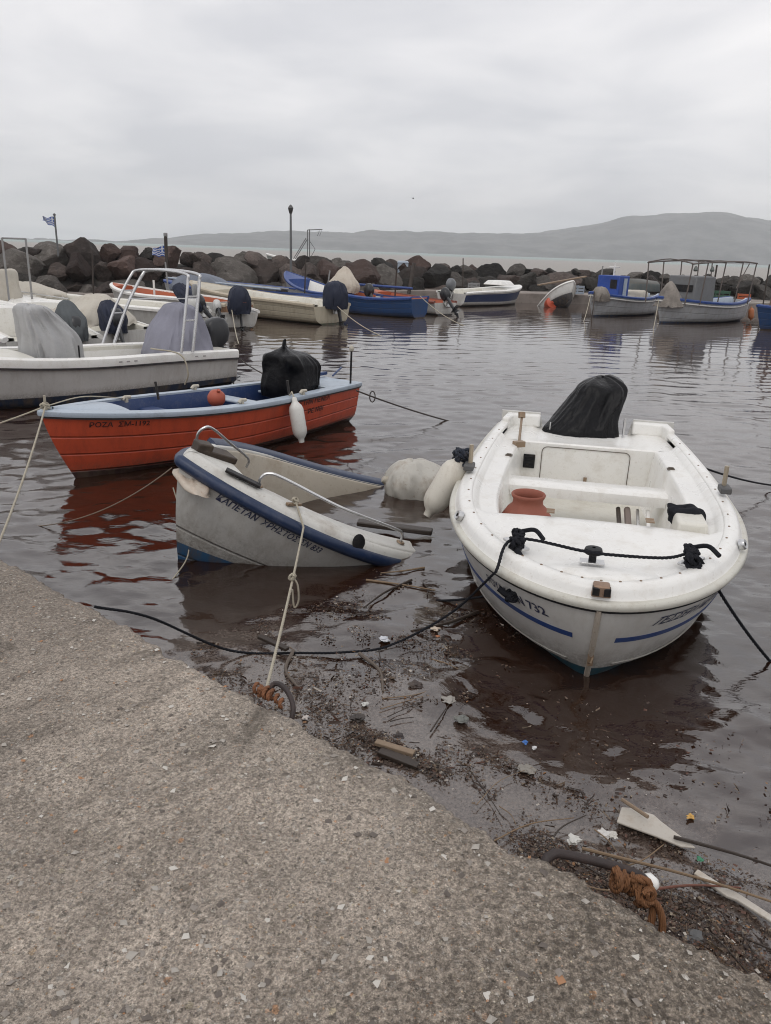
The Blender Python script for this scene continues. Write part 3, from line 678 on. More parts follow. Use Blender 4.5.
def fender(name, label, p, d, L=.5, r=.1, mat=None, strap=True, grp=None):
    """cylinder fender hanging from p along d"""
    d = Vector(d).normalized(); rt_ = root(name, label, 'fender', p, (0, 0, 0), grp); q = d.to_track_quat('Z', 'Y').to_matrix()
    pr = [(.012, .0), (.03, .015), (.032, .05), (r * .55, .075), (r * .85, .105), (r, .15), (r, L - .12), (r * .9, L - .07), (r * .6, L - .03), (.035, L - .01), (.03, L + .03), (.005, L + .035)]
    mb = MB(); A = []
    for a, z in pr: A.append([tuple(q @ Vector((a * math.cos(t), a * math.sin(t), z))) for t in np.linspace(0, 2 * math.pi, 25)[:-1]])
    mb.grid(A, cv=True).build('float_body', mat, rt_, smooth=50)
    return rt_, q
# ================================================================= materials shared by the boats
gel = M('white_gelcoat', (.82, .81, .775), .30, .38, (.36, .30, .21), 5, .06, .06, 40, .001)
gel_in = M('cream_gelcoat', (.70, .68, .61), .42, .5, (.33, .27, .18), 4, .08, .1, 50, .002)
gel_old = M('chalky_white_gelcoat', (.62, .61, .57), .5, .55, (.24, .19, .14), 4, .1, .15, 40, .002)
bagm = M('black_plastic_sheet', (.005, .005, .006), .33, .05, (.02, .02, .02), 8, .1, .7, 11, .022)
blackm = M('black_plastic', (.018, .018, .02), .45, .2)
steel = M('stainless_tube', (.62, .62, .62), .28, .25, (.25, .2, .15), 12, .05, .05, metal=.85)
rust = M('rusty_iron', (.10, .05, .03), .8, .7, (.04, .022, .015), 20, .3, .6, 120, .003)
rubberm = M('black_rope_fibre', (.014, .015, .019), .8, .2, (.05, .04, .035), 40, .1, .6, 300, .002)
ropew = M('cream_rope_fibre', (.42, .38, .30), .85, .5, (.16, .12, .08), 30, .1, .6, 300, .002)
ropeo = M('orange_brown_rope', (.24, .105, .042), .8, .6, (.06, .035, .02), 30, .2, .6, 260, .002)
wood = M('weathered_wood', (.26, .19, .13), .75, .6, (.07, .05, .035), 12, .2, .5, 60, .004)
darkwood = M('soaked_wood', (.045, .032, .024), .5, .5, (.02, .015, .012), 12, .3, .5, 60, .004)
fendm = M('fender_vinyl', (.62, .585, .51), .5, .5, (.28, .2, .13), 9, .08, .08, streak=True)
navy = M('navy_paint', (.018, .035, .10), .4, .4, (.10, .09, .08), 8, .15)
blue = M('royal_blue_paint', (.015, .05, .19), .45, .4, (.12, .12, .13), 8, .15)
textm = M('dark_blue_lettering', (.015, .02, .06), .5, .35, (.3, .29, .27), 60, .1)
textb = M('black_lettering', (.03, .014, .012), .5, .3, (.2, .08, .05), 60, .1)
def hull_paint(name, base, bottom, zl, dirt=.4, dcol=(.2, .15, .1), lines=(), stain=(.10, .075, .05), rough=.42, scum=.12):
    """topside colour, bottom paint below zl, plank lines at fixed heights of the hull (UV v) and a grimy water line"""
    m, nt, b = newmat(name); N = nt.nodes; tc = nn(N, 'ShaderNodeTexCoord'); V = tc.outputs['Object']
    sp = nn(N, 'ShaderNodeSeparateXYZ'); nt.links.new(V, sp.inputs[0]); uv = nn(N, 'ShaderNodeSeparateXYZ'); nt.links.new(tc.outputs['UV'], uv.inputs[0])
    n = noise_(nt, 2.2, 6, .65, V); c = mixc(nt, ramp(nt, n.outputs[0], .35, .65), tuple(q * .88 for q in base), base)
    st = noise_(nt, 7, 6, .7, V, stretch=(1.3, 1.3, .22)); c = mixc(nt, math_(nt, 'MULTIPLY', ramp(nt, st.outputs[0], .48, .72), dirt), c, dcol)
    sp2 = noise_(nt, 60, 4, .7, V); c = mixc(nt, math_(nt, 'MULTIPLY', ramp(nt, sp2.outputs[0], .62, .7), dirt * 1.2), c, dcol)
    nz = noise_(nt, 9, 4, .6, V); zz = math_(nt, 'ADD', sp.outputs[2], math_(nt, 'MULTIPLY', math_(nt, 'SUBTRACT', nz.outputs[0], .5), scum * .9))
    sf = ramp(nt, zz, max(0, zl), max(.001, zl + scum), (1, 1, 1), (0, 0, 0)); spk = noise_(nt, 38, 5, .8, V)
    c = mixc(nt, math_(nt, 'MULTIPLY', math_(nt, 'MULTIPLY', sf, ramp(nt, spk.outputs[0], .38, .6)), .6), c, stain)
    bt = mixc(nt, ramp(nt, st.outputs[0], .45, .7), bottom, stain)
    c = mixc(nt, math_(nt, 'LESS_THAN', sp.outputs[2], zl), c, bt)
    prev = None
    for vv in lines:
        d = math_(nt, 'ABSOLUTE', math_(nt, 'SUBTRACT', uv.outputs[1], vv)); f = ramp(nt, d, .004, .013, (1, 1, 1), (0, 0, 0))
        c = mixc(nt, math_(nt, 'MULTIPLY', math_(nt, 'MULTIPLY', f, .55), ramp(nt, n.outputs[0], .3, .6)), c, tuple(q * .3 for q in base)); prev = bump_(nt, b, math_(nt, 'MULTIPLY', f, -1.), .9, .008, prev)
    nt.links.new(c, b.inputs['Base Color']); b.inputs['Roughness'].default_value = rough
    bump_(nt, b, noise_(nt, 5, 4, .6, V).outputs[0], .12, .02, prev); return m

darkspec(bagm, blackm, rubberm); bagm.node_tree.nodes['Principled BSDF'].inputs['Specular IOR Level'].default_value = .17
# ================================================================= the white open motorboat, nearest the quay
hW = Hull(L=4.14, B=.962, tb=.435, sr=.872, zb=.545, zm=.579, zs=.575, kd=.16, ks=.1, rake=.34, nt=2.25, nb=1.9, mt=1.85, mb=1.3, chu=.42, chw=.86, chz=.36)
W = root('open_motorboat', 'white open fibreglass motorboat with a black-covered outboard, nearest boat to the quay', 'motorboat', (1.102, 3.585, 0), (0, 0, 1.361))
hull_part(hW, W, hull_paint('white_hull_paint', (.60, .59, .56), (.02, .085, .12), .065, .28, (.33, .28, .22), scum=.16), notch=(.40, .50, .14))
rim_part(hW, W, M('cream_rub_rail', (.60, .585, .52), .45, .45, (.22, .17, .1), 6, .1), [(.012, -.040), (-.016, -.034), (-.026, -.014), (-.020, .006), (-.004, .014), (.03, .012), (.03, -.03)], 'rub_rail')
rim_part(hW, W, blackm, [(.012, -.052), (-.006, -.050), (-.006, -.040), (.012, -.040)], 'rail_seam')
SH = [(.012, .013), (.022, .030), (.032, .058), (.052, .078), (.088, .084), (.118, .080), (.13, .068)]
rim_part(hW, W, gel, SH + [(.13, .05)], 'gunwale')
ybx0, ybW = yb_fn(hW, .125); szW = lambda x: float(hW.sheer(min(1, max(0, x / hW.L))))
vs = np.linspace(-1, 1, 21); XF, XA = 1.10, 3.36
# foredeck with raised middle, recessed hatch edge and rounded lip
A = []
for x in ybx0 + (XF - ybx0) * np.linspace(0, 1, 26) ** 1.7:
    A.append([(x, ybW(x) * v, szW(x) + .070 - .035 * min(1, max(0, (x - .22) / .12)) * min(1, max(0, (1 - abs(v)) / .10)) + .022 * (1 - v * v)) for v in vs])
for dx, dz in ((.012, -.004), (.022, -.016), (.022, -.05), (.0, -.06)): A.append([(XF + dx, ybW(XF) * v * .995, szW(XF) + .070 - .035 * min(1, (1 - abs(v)) / .10) + .022 * (1 - v * v) + dz) for v in vs])
A.append([(XF - .05, ybW(XF) * v * .95, .13) for v in vs])
MB().grid(A).build('foredeck', gel, W, smooth=45)
# side decks and inner walls
ZF = .10
def inW(x): return ybW(x) - .185
for sd_ in (1, -1):
    A = []
    for x in np.linspace(XF - .02, XA + .02, 34):
        y, z, yi = ybW(x), szW(x), inW(x)
        A.append([(x, sd_ * (y + .004), z + .072), (x, sd_ * (y - .022), z + .058), (x, sd_ * (y - .045), z + .03), (x, sd_ * (y - .065), z + .014), (x, sd_ * (yi + .02), z + .008), (x, sd_ * yi, z - .004), (x, sd_ * (yi - .006), z - .03), (x, sd_ * (yi - .035), .30), (x, sd_ * (yi - .06), ZF + .03), (x, sd_ * (yi - .09), ZF)])
    MB().grid(A, flip=sd_ < 0).build('side_deck', gel, W, smooth=50)
A = [[(x, (inW(x) - .085) * v, ZF + .002) for v in vs] for x in np.linspace(XF - .06, XA + .03, 12)]
MB().grid(A).build('floor', gel_in, W, smooth=30)
# aft: locker front, motor well, quarter decks
mb = MB(); zt = szW(XA) + .012; A = []
A.append([(XA + .03, ybW(XA) * v * .80, ZF) for v in vs]); A.append([(XA, ybW(XA) * v * .80, zt - .012) for v in vs]); A.append([(XA + .012, ybW(XA) * v * .80, zt) for v in vs])
mb.grid(A); A = []
for x in np.linspace(XA + .012, hW.L - .03, 10): A.append([(x, ybW(x) * v, szW(x) + (.012 if abs(v) > .62 else .012 - .03 * min(1, (x - XA) / .2))) for v in vs])
mb.grid(A); mb.build('aft_deck', gel, W, smooth=40)
mb = MB()
for sd_ in (1, -1):
    y1 = ybW(3.9) + .05; x1 = hW.L - .02
    poly = [(x1 - .30, sd_ * (y1 + .02)), (x1 - .30, sd_ * (y1 - .05)), (x1 - .10, sd_ * (y1 - .08)), (x1 - .07, sd_ * .44), (x1, sd_ * .44), (x1, sd_ * (y1 - .01))]
    z0 = szW(3.9)
    MB().prism(poly if sd_ < 0 else poly[::-1], z0, z0 + .125).build('quarter_coaming', gel, W, bevel=.02, seg=3)
# locker lid outline, latch, vent
M_seam = M('dark_seam', (.12, .10, .08), .7)
loop = []
for cx, cz, a0 in ((-.34, .20, 180), (.34, .20, 270), (.34, .50, 0), (-.34, .50, 90)):
    for k in range(5):
        a = R_(a0 + k * 22.5); loop.append((XA + .028 - (cz + .05 * math.sin(a) - ZF) / .48 * .03 - .004, cx + .05 * math.cos(a), cz + .05 * math.sin(a)))
MB().tube(loop, .0035, 5, closed=True).build('locker_seam', M_seam, W)
mb = MB(); mb.box((XA - .0, -.02, .25), (.02, .03, .08)); mb.tube([(XA - .01, -.035, .23), (XA - .03, -.02, .22), (XA - .01, -.0, .23)], .006, 6); mb.build('latch', M('stained_steel', (.3, .22, .15), .5, .6, (.12, .05, .02), 20, metal=.5), W, bevel=.004)
mb = MB(); mb.box((XA - .002, .50, .40), (.014, .105, .13)); 
for k in range(4): mb.box((XA - .012, .50, .355 + k * .03), (.008, .08, .008))
mb.build('vent_grille', blackm, W, bevel=.003)
# thwarts
yt = inW(2.52) - .0
mb = MB(); A = []
for dx, dz in ((-.10, -.10), (-.13, -.095), (-.135, -.06), (-.13, -.015), (-.11, 0), (.11, 0), (.13, -.015), (.135, -.10), (.10, -.10)): A.append([(2.56 + dx, (yt - (.03 if dz < -.05 else 0)) * v, .44 + dz) for v in np.linspace(-1, 1, 7)])
mb.grid(A).build('thwart', gel, W, smooth=40)
# raised step on the foredeck's starboard end with black cloth
mb = MB().box((1.28, -.60, .585), (.26, .20, .13), taper=.9); mb.build('step_box', gel_in, W, bevel=.02, seg=3)
drape('black_rag', rubberm, W, [(1.42, -.60, .56, .10, .10), (1.42, -.60, .62, .09, .11), (1.43, -.58, .665, .07, .10), (1.43, -.58, .675, .01, .01)], .12, 5, 12, 40)
# cleats, fairleads, light, sampson post, pins
for sx, sy in ((.50, .46), (.53, -.50)):
    mb = MB(); z = szW(sx) + .075; a = math.atan2(sy, -1.2)
    mb.box((sx, sy, z), (.20, .055, .018), (0, 0, -a * .9)); mb.build('fairlead', steel, W, bevel=.006)
    mb = MB(); mb.tube([(sx - .05, sy - .02, z), (sx - .045, sy - .015, z + .045), (sx - .08, sy, z + .055)], .012, 8); mb.tube([(sx - .045, sy - .015, z + .045), (sx + .05, sy - .01, z + .05)], .011, 8); mb.tube([(sx + .02, sy - .02, z), (sx + .02, sy - .015, z + .045)], .012, 8)
    mb.build('cleat', blackm, W)
mb = MB(); z = szW(.4) + .07; mb.box((.34, .04, z + .01), (.07, .13, .012)); mb.build('deck_plate', steel, W, bevel=.003)
mb = MB(); mb.lathe([(.022, 0), (.02, .05), (.045, .06), (.05, .075), (.045, .09), (.01, .095)], (.34, .04, z), 18); mb.build('mooring_post', blackm, W)
zl = szW(0) + .060
mb = MB(); mb.box((.035, 0, zl + .004), (.09, .10, .06), taper=.8); mb.build('bow_light', M('bronze_bracket', (.30, .20, .14), .5, .6, (.1, .05, .03), 15, metal=.4), W, bevel=.008)
for sd_ in (1, -1): MB().prism([(-.014, sd_ * .045), (-.018, sd_ * .010), (.03, sd_ * .045)][::sd_], zl - .015, zl + .026).build('light_lens', blackm, W, bevel=.002)
for sy in (1, -1):
    x = 1.86; y = ybW(x) + .06; z = szW(x) + .115
    b = MB().box((x, sy * y, z + .01), (.13, .075, .045)).build('oarlock_block', M('grey_rubber', (.09, .09, .09), .6), W, bevel=.01)
    MB().tube([(x + .02, sy * (y - .005), z), (x + .025, sy * (y - .005), z + .17)], .016, 10).build('thole_pin', M('brass_worn', (.42, .36, .27), .4, .5, metal=.5), W).parent = b
    x = 2.75; y = ybW(x) - .16
    mb = MB(); mb.box((x, sy * y, szW(x) + .012), (.045, .06, .008)); mb.box((x, sy * y, szW(x) + .02), (.02, .04, .012)); mb.build('rowlock_socket', M_seam, W)
    x = .78; y = hW.side(x, szW(x)) - .01
for sy in (1, -1):
    x = .92; y = float(hW.B * hW.plan(x / hW.L, 1.)) - .012; z = szW(x) + .06; q = Vector((-.55, sy * 1., .55)).to_track_quat('Z', 'Y').to_euler()
    MB().lathe([(.012, .02), (.028, .022), (.034, .008), (.034, -.01)], (x, sy * y, z), 16, q).build('hawse_ring', steel, W)
    MB().lathe([(.0, .006), (.024, .007), (.024, -.01)], (x, sy * y, z), 14, q).build('hawse_hole', blackm, W)
mb = MB(); Pq = offset_path(hW.path(160), .10)
for i in range(6, 314, 9):
    q = Pq[i]; mb.lathe([(.007, -.004), (.007, .003), (0, .004)], (q[0], q[1], q[2] + .083), 8)
mb.build('deck_screws', M('rust_spotted_screw', (.20, .13, .08), .6, .5), W)
for yy in (-.33, .28): mb = MB(); mb.box((XF - .01, yy, szW(XF) + .093), (.06, .05, .008)); mb.tube([(XF + .02, yy - .025, szW(XF) + .095), (XF + .02, yy + .025, szW(XF) + .095)], .007, 6); mb.build('hinge', M('stained_steel', None), W)
# stem strip, hull stripes, lettering
P = hW.pt(0, np.linspace(.1, .95, 12)); MB().tube([(p[0] - .003, 0, p[2]) for p in P], .016, 8, flat=1.).build('stem_band', M('stem_rust', (.42, .37, .31), .6, .8, (.18, .12, .07), 14, .2), W)
mb = MB(); mb.box((hW.xs(.5) - .02, 0, hW.pt(0, .5)[2]), (.02, .03, .07)); mb.tube([(hW.xs(.5) - .02, -.012, hW.pt(0, .5)[2] + .02), (hW.xs(.5) - .06, 0, hW.pt(0, .5)[2]), (hW.xs(.5) - .02, .012, hW.pt(0, .5)[2] - .02)], .005, 6); mb.build('tow_eye', M('stained_steel', None), W)
for s_ in (1, -1): band_part(hW, W, blue, 'hull_stripe', .66, .705, .006, .34, s_, .004)
for s_, a, bb in ((1, 0, 0), (-1, 0, 0)): band_part(hW, W, M('greyish_chine', (.46, .45, .42), .5, .5, (.2, .15, .1), 8), 'spray_rail', .40, .43, .01, .9, s_, .014)  # spray rail in a greyer white than the hull
text_on_hull(hW, W, textm, 'ΤΕΣΣΕΡΑ ΑΔΕΡΦΙΑ', .14, .385, .075, -1, .03, wide=.72, italic=.25)
text_on_hull(hW, W, textm, 'ΡΟΥΛΑ ΣΝ 732', .50, .375, .075, 1, 0.0, wide=.72, italic=.1)
# outboard under black plastic
bag_rings = [(4.02, .06, .50, .17, .33), (4.05, .05, .58, .19, .31), (4.12, .01, .69, .21, .265), (4.21, -.05, .81, .225, .245), (4.29, -.10, .92, .235, .245), (4.34, -.12, 1.01, .21, .215), (4.37, -.125, 1.07, .10, .10), (4.37, -.125, 1.08, .02, .02)]
outboard(W, 4.10, -.05, .52, R_(12), 0, .85, 'black', (bagm, bag_rings, dict(folds=.15, crease=.06, freq=1.4, sq=.85, n=54, m=120)), 3)
mb = MB(); mb.tube([(3.98, -.36, .52), (4.0, -.36, .74)], .012, 7); mb.tube([(3.95, .34, .52), (3.95, .34, .66)], .007, 7); mb.build('rod_holder', steel, W)
# things lying in it
pot = root('clay_pot', 'terracotta-red clay pot with a wide rim standing in the white motorboat', 'pot', W.matrix_basis @ Vector((1.78, .37, 0)))
bpy.context.view_layer.update()
def wl(R, p): 
    m = Matrix.Translation(R.location) @ R.rotation_euler.to_matrix().to_4x4(); return m @ Vector(p)
pot.location = wl(W, (1.66, .44, ZF + .11))
clay = M('terracotta', (.30, .095, .06), .7, .35, (.12, .06, .045), 6)
MB().lathe([(.0, 0), (.11, 0), (.17, .06), (.205, .16), (.20, .24), (.16, .30), (.125, .33), (.12, .37), (.135, .395), (.14, .41), (.132, .42), (.118, .41), (.11, .37), (.115, .33), (.15, .29), (.17, .22), (.15, .10), (0, .05)], n=36).build('pot_body', clay, pot, smooth=60); pot.scale = (.88, .88, .92)
def simple(name, label, cat, mb, mat, smooth=40, bevel=0, grp=None):
    o = mb.build(name, mat, None, smooth=smooth, bevel=bevel); return tag(o, label, cat, grp)
for k, (y0, y1, mt_, lb, r) in enumerate(((-.30, -.26, darkwood, 'brown wooden pole lying on the floor of the white motorboat', .018), (-.36, -.33, M('grey_rag', (.20, .16, .14), .8), 'grey-brown rolled tube on the floor of the white motorboat', .026),
                                          (-.42, -.41, steel, 'shiny metal rod on the floor of the white motorboat, left of the white rod', .014), (-.49, -.49, gel, 'white plastic rod on the floor of the white motorboat, beside the metal rod', .016))):
    a, b_ = wl(W, (1.62, y0 + .04, ZF + .03)), wl(W, (2.46, y1, ZF + .20)); simple(('boat_pole', 'rolled_tube', 'metal_rod', 'plastic_rod')[k], lb, 'pole', MB().tube(sag(a, b_, .0, 8), r, 8), mt_)
a, b_ = wl(W, (3.20, .60, .59)), wl(W, (3.86, .62, .70)); o = MB().tube([a, a.lerp(b_, .5), b_], .012, 8); o.tube([b_, b_ + Vector((0, .02, .05))], .035, 8); o.box(a, (.10, .06, .05), (0, 0, .4))
simple('boat_hook', 'short grey boat hook with a rusty end on the white motorboat\'s port side deck', 'boat hook', o, M('stained_steel', None))
simple('wood_strip', 'pale wooden strip leaning beside the clay pot in the white motorboat', 'wood', MB().box(wl(W, (1.62, .61, .24)), (.03, .02, .30), (.2, .1, 1.3)), M('pale_wood', (.5, .4, .24), .6, .3))
fp = wl(W, (1.98, ybW(1.98) + .12, .76))
fd, q = fender('boat_fender', 'dirty cream cylinder fender hanging on the port side of the white motorboat', fp, (-.33, -.12, -.60), .52, .10, fendm)
mb = MB(); knot(mb, (-.01, -.01, -.03), .065, .016, 3, 5); knot(mb, (0, 0, -.01), .055, .014, 5, 4); mb.build('lashing', M('navy_rope', (.012, .018, .032), .8, .2), fd)
mb = MB(); e_ = q @ Vector((0, 0, .5)); mb.lathe([(.05, -.03), (.03, 0), (.012, .05)], tuple(e_), 12, q.to_euler()); mb.build('end_cap', blackm, fd)

# ================================================================= the sinking boat
hS = Hull(L=4.155, B=.859, tb=.36, sr=.8, zb=.776, zm=.5, zs=.5, kd=.2, ks=.1, rake=.34, nt=2.0, nb=1.6, mt=1.222, mb=1.0, chu=.35, chw=.70)
S = root('half_sunk_boat', 'white boat with blue rim, stern under water and bow raised', 'boat', (-1.689, 5.113, .075), (.223, .295, .723))
hull_part(hS, S, hull_paint('grey_white_hull_paint', (.52, .51, .48), (.015, .085, .19), .15, .42, (.2, .16, .12), (.30, .52), scum=.30, stain=(.09, .07, .05)))
bl = M('navy_rubber_rail', (.010, .025, .070), .38, .35, (.12, .12, .13), 9, .2)
rim_part(hS, S, bl, [(.02, -.055), (-.018, -.052), (-.04, -.028), (-.045, .0), (-.03, .026), (.0, .034), (.03, .03), (.03, -.05)], 'rub_rail')
rim_part(hS, S, gel_old, [(.0, .02), (.012, .05), (.03, .072), (.06, .08), (.09, .08), (.10, .07), (.10, -.06)], 'gunwale', smooth=50)
deck_parts(hS, S, gel_old, .09, .065, .42, 4.0, .03, .02, .03, in_mat=M('cream_cabin_lining', (.50, .45, .37), .6, .55, (.24, .17, .11), 4), floor_mat=M('cream_cabin_lining', None), flare=.18)
mb = MB().box((.30, .10, .83), (.30, .16, .05), (0, .12, .1)); mb.box((.16, .06, .86), (.12, .10, .10)); mb.build('bow_roller', M('dark_bronze', (.06, .045, .035), .5, .5, metal=.4), S, bevel=.01)
MB().box((.32, -.30, .83), (.26, .07, .02), (0, .10, -.62)).build('dark_deck_pad', blackm, S, bevel=.005)
# bow fender pad under the rail
drape('bow_pad', M('stained_foam', (.55, .48, .40), .6, .7, (.30, .16, .09), 7), S, [(.12, -.08, .62, .03, .02), (.09, -.08, .63, .08, .19), (.085, -.07, .655, .085, .20), (.10, -.06, .685, .07, .16), (.10, -.06, .69, .02, .02)], .03, 3, 14, 40)
def gz(x): return float(hS.sheer(x / hS.L))
mb = MB(); mb.tube(catm([(.22, .18, gz(.2) + .04), (.16, .18, gz(.2) + .17), (.19, .16, gz(.2) + .25), (.27, .17, gz(.2) + .24), (.50, .26, gz(.5) + .18), (.76, .36, gz(.8) + .10), (.78, .37, gz(.8) + .02)], 24), .010, 8); mb.build('bow_hoop', steel, S)
yr = lambda x: -(float(hS.B * hS.plan(x / hS.L, 1.)) - .18)
mb = MB(); mb.tube(catm([(.45, yr(.45), gz(.45) + .10), (.445, yr(.45), gz(.45) + .16), (.48, yr(.48), gz(.48) + .215), (.58, yr(.58), gz(.58) + .235), (1.0, yr(1.), gz(1.) + .22), (1.52, yr(1.52), gz(1.52) + .20), (1.62, yr(1.6), gz(1.6) + .165), (1.64, yr(1.62), gz(1.62) + .09)], 40), .0115, 8)
mb.build('hand_rail', steel, S)
for x in (.45, 1.64): MB().lathe([(.0, .01), (.03, .01), (.035, 0)], (x, yr(x), gz(x) + .10), 12).build('rail_foot', M('stained_steel', None), S)
mb = MB(); mb.lathe([(.0, .005), (.05, .006), (.062, .0)], (1.10, -(float(hS.B * hS.plan(1.10 / hS.L, 1.)) - .012), gz(1.10) + .066), 18, (R_(66), 0, 0)); o = mb.build('vent_hole', blackm, S)
# broad side deck along the near side, ending in the water
A = []
for x in np.linspace(.30, 3.2, 40):
    yy = -float(hS.B * hS.plan(x / hS.L, 1.)); k_ = min(1, (x - .30) / .25); wd_ = .10 + .20 * k_
    A.append([(x, yy + a, gz(x) + dz) for a, dz in ((.06, .06), (.07, .085), (.09, .092), (wd_ - .03, .092), (wd_, .078), (wd_ + .01, .03), (wd_ + .02, -.14))])
mb = MB().grid(A); mb.build('side_deck', gel_old, S, smooth=50)
# dark blue padded rail lying on the far gunwale
A = []
for x in np.linspace(.50, 2.75, 28):
    yy = float(hS.B * hS.plan(x / hS.L, 1.)); A.append([(x, yy + dy, gz(x) + dz) for dy, dz in ((.05, -.05), (.055, .065), (.035, .095), (-.03, .10), (-.085, .092), (-.105, .06), (-.11, -.075))])
mb = MB().grid(A); mb.f.append(list(range(7))); mb.m.append(0); mb.f.append([len(A) * 7 - 7 + j for j in range(7)][::-1]); mb.m.append(0); mb.build('gunwale_pad', bl, S, smooth=50)
x = .65; MB().box((x, yr(x) - .06, gz(x) + .11), (.14, .03, .02), (0, 0, .2)).build('deck_cleat', M('stained_steel', None), S, bevel=.004)
text_on_hull(hS, S, textm, 'ΚΑΠΕΤΑΝ  ΧΡΗΣΤΟΣ ΣΝ 833', .20, .625, .072, -1, -.185, wide=.70, italic=.1)
simple('sunken_oar', 'dark soaked board lying across the submerged side deck of the half-sunk boat', 'board', MB().box((.08, 5.98, .06), (.62, .10, .04), (0, .05, -.14)), darkwood, bevel=.01)
# ================================================================= the red boat
hR = Hull(L=4.281, B=.58, tb=.441, sr=.55, zb=.694, zm=.553, zs=.532, kd=.2, ks=.1, rake=.40, nt=2.0, nb=1.6, mt=1.248, mb=1.0, chu=.35, chw=.72)
Rb = root('red_boat', 'orange-red wooden boat with pale blue rim and black-bagged outboard', 'boat', (-3.198, 7.008, 0), (0, 0, .933))
hull_part(hR, Rb, hull_paint('red_hull_paint', (.56, .085, .036), (.045, .02, .018), .075, .38, (.16, .03, .02), (.36, .55, .74), scum=.10, rough=.38))
palebl = M('pale_blue_paint', (.40, .46, .53), .42, .5, (.14, .13, .13), 7, .12)
rim_part(hR, Rb, palebl, [(.01, -.035), (-.028, -.033), (-.035, -.01), (-.03, .012), (.0, .018), (.07, .022), (.10, .018), (.10, -.02)], 'gunwale', smooth=30)
rim_part(hR, Rb, M('dark_rim_strip', (.03, .02, .02), .6), [(.01, -.055), (-.014, -.054), (-.014, -.034), (.01, -.034)], 'rim_strip')
deck_parts(hR, Rb, palebl, .09, .015, .75, 3.55, .0, .12, .03, in_mat=M('blue_inside_paint', (.018, .045, .14), .5, .5, (.15, .15, .17), 7), floor_mat=M('blue_inside_paint', None), flare=.06)
for x in (1.45, 2.5, 3.2): thwart(hR, Rb, palebl if x > 2 else M('blue_inside_paint', None), x, .47, .2, .03, yb_fn(hR, .10)[1])
brings = [(3.30, -.02, .44, .26, .27), (3.31, -.02, .56, .28, .27), (3.32, -.02, .74, .28, .25), (3.29, -.02, .86, .27, .26), (3.26, .0, .95, .23, .22), (3.23, .02, .99, .13, .12), (3.22, .03, 1.04, .035, .03), (3.23, .04, 1.10, .02, .015), (3.25, .05, 1.13, .006, .006)]
darkspec(M('black_bin_bag', (.005, .005, .006), .33, .05, (.02, .02, .02), 6, .1, .7, 12, .02)); drape('engine_bag', M('black_bin_bag', (.005, .005, .006), .33, .05, (.02, .02, .02), 6, .1, .7, 12, .02), Rb, brings, .06, 17, 50, 120, .6, .08, 1.0, lump=.26)
mb = MB(); mb.tube([(4.05, -.34, .53), (4.06, -.34, .98)], .013, 8); p_ = mb.build('light_mast', blackm, Rb); MB().lathe([(.02, 0), (.03, .02), (.03, .05), (.015, .07), (0, .07)], (4.06, -.34, .97), 12).build('mast_light', M('cream_plastic', (.5, .46, .38), .5), Rb).parent = p_
for x, y, z in ((1.15, .34, .59), (2.2, .50, .57), (2.0, -.52, .57), (2.95, -.53, .56)):
    mb = MB(); mb.tube([(x - .05, y, z + .03), (x - .02, y, z + .055), (x + .05, y, z + .05)], .02, 8); mb.tube([(x, y, z), (x, y, z + .05)], .02, 8); mb.build('cleat', M('cream_plastic', None), Rb)
for x, y in ((1.62, .42), (2.78, -.47)): MB().tube([(x, y, .55), (x - .03, y, .75)], .014, 8).build('thole_pin', M('black_iron', (.03, .026, .024), .6), Rb)
mb = MB(); mb.box((4.0, .25, .60), (.55, .05, .04), (0, 0, .1)); mb.tube([(4.15, .05, .60), (4.5, .2, .66)], .015, 6); mb.build('stern_grab', M('blue_inside_paint', None), Rb, bevel=.005)
text_on_hull(hR, Rb, textb, 'ΡΟΖΑ  ΣΜ-1192', .34, .53, .068, -1, -.05, wide=1.1)
text_on_hull(hR, Rb, textb, 'ΣΤΗΝ ΠΕΝΕΛ', 2.90, .43, .085, -1, 0., wide=1.15); text_on_hull(hR, Rb, textb, 'ΡΕ ΝΘΙ', 3.10, .31, .085, -1, 0., wide=1.15)
bp = wl(Rb, (1.95, -.16, .60)); o = MB(); o.lathe([(0, -.10), (.05, -.09), (.09, -.04), (.10, 0), (.09, .05), (.05, .09), (.02, .10), (.02, .13), (0, .13)], (0, 0, 0), 20, (.5, .4, 0)); o = simple('float_ball', 'round orange-red float lying inside the red boat', 'float', o, M('faded_orange_plastic', (.40, .085, .045), .5, .3, (.2, .06, .04)), 60); o.location = bp
fp = wl(Rb, (2.72, -.60, .58)); fd, q = fender('boat_fender', 'white cylinder fender hanging against the stern half of the red boat', fp, (.12, -.10, -.62), .50, .085, M('white_vinyl', (.66, .65, .61), .45, .35, (.3, .25, .2)))
mb = MB(); mb.tube([(0, 0, 0), (-.03, .04, .05), (-.06, .08, .0)], .01, 6); mb.build('hanging_line', ropew, fd)
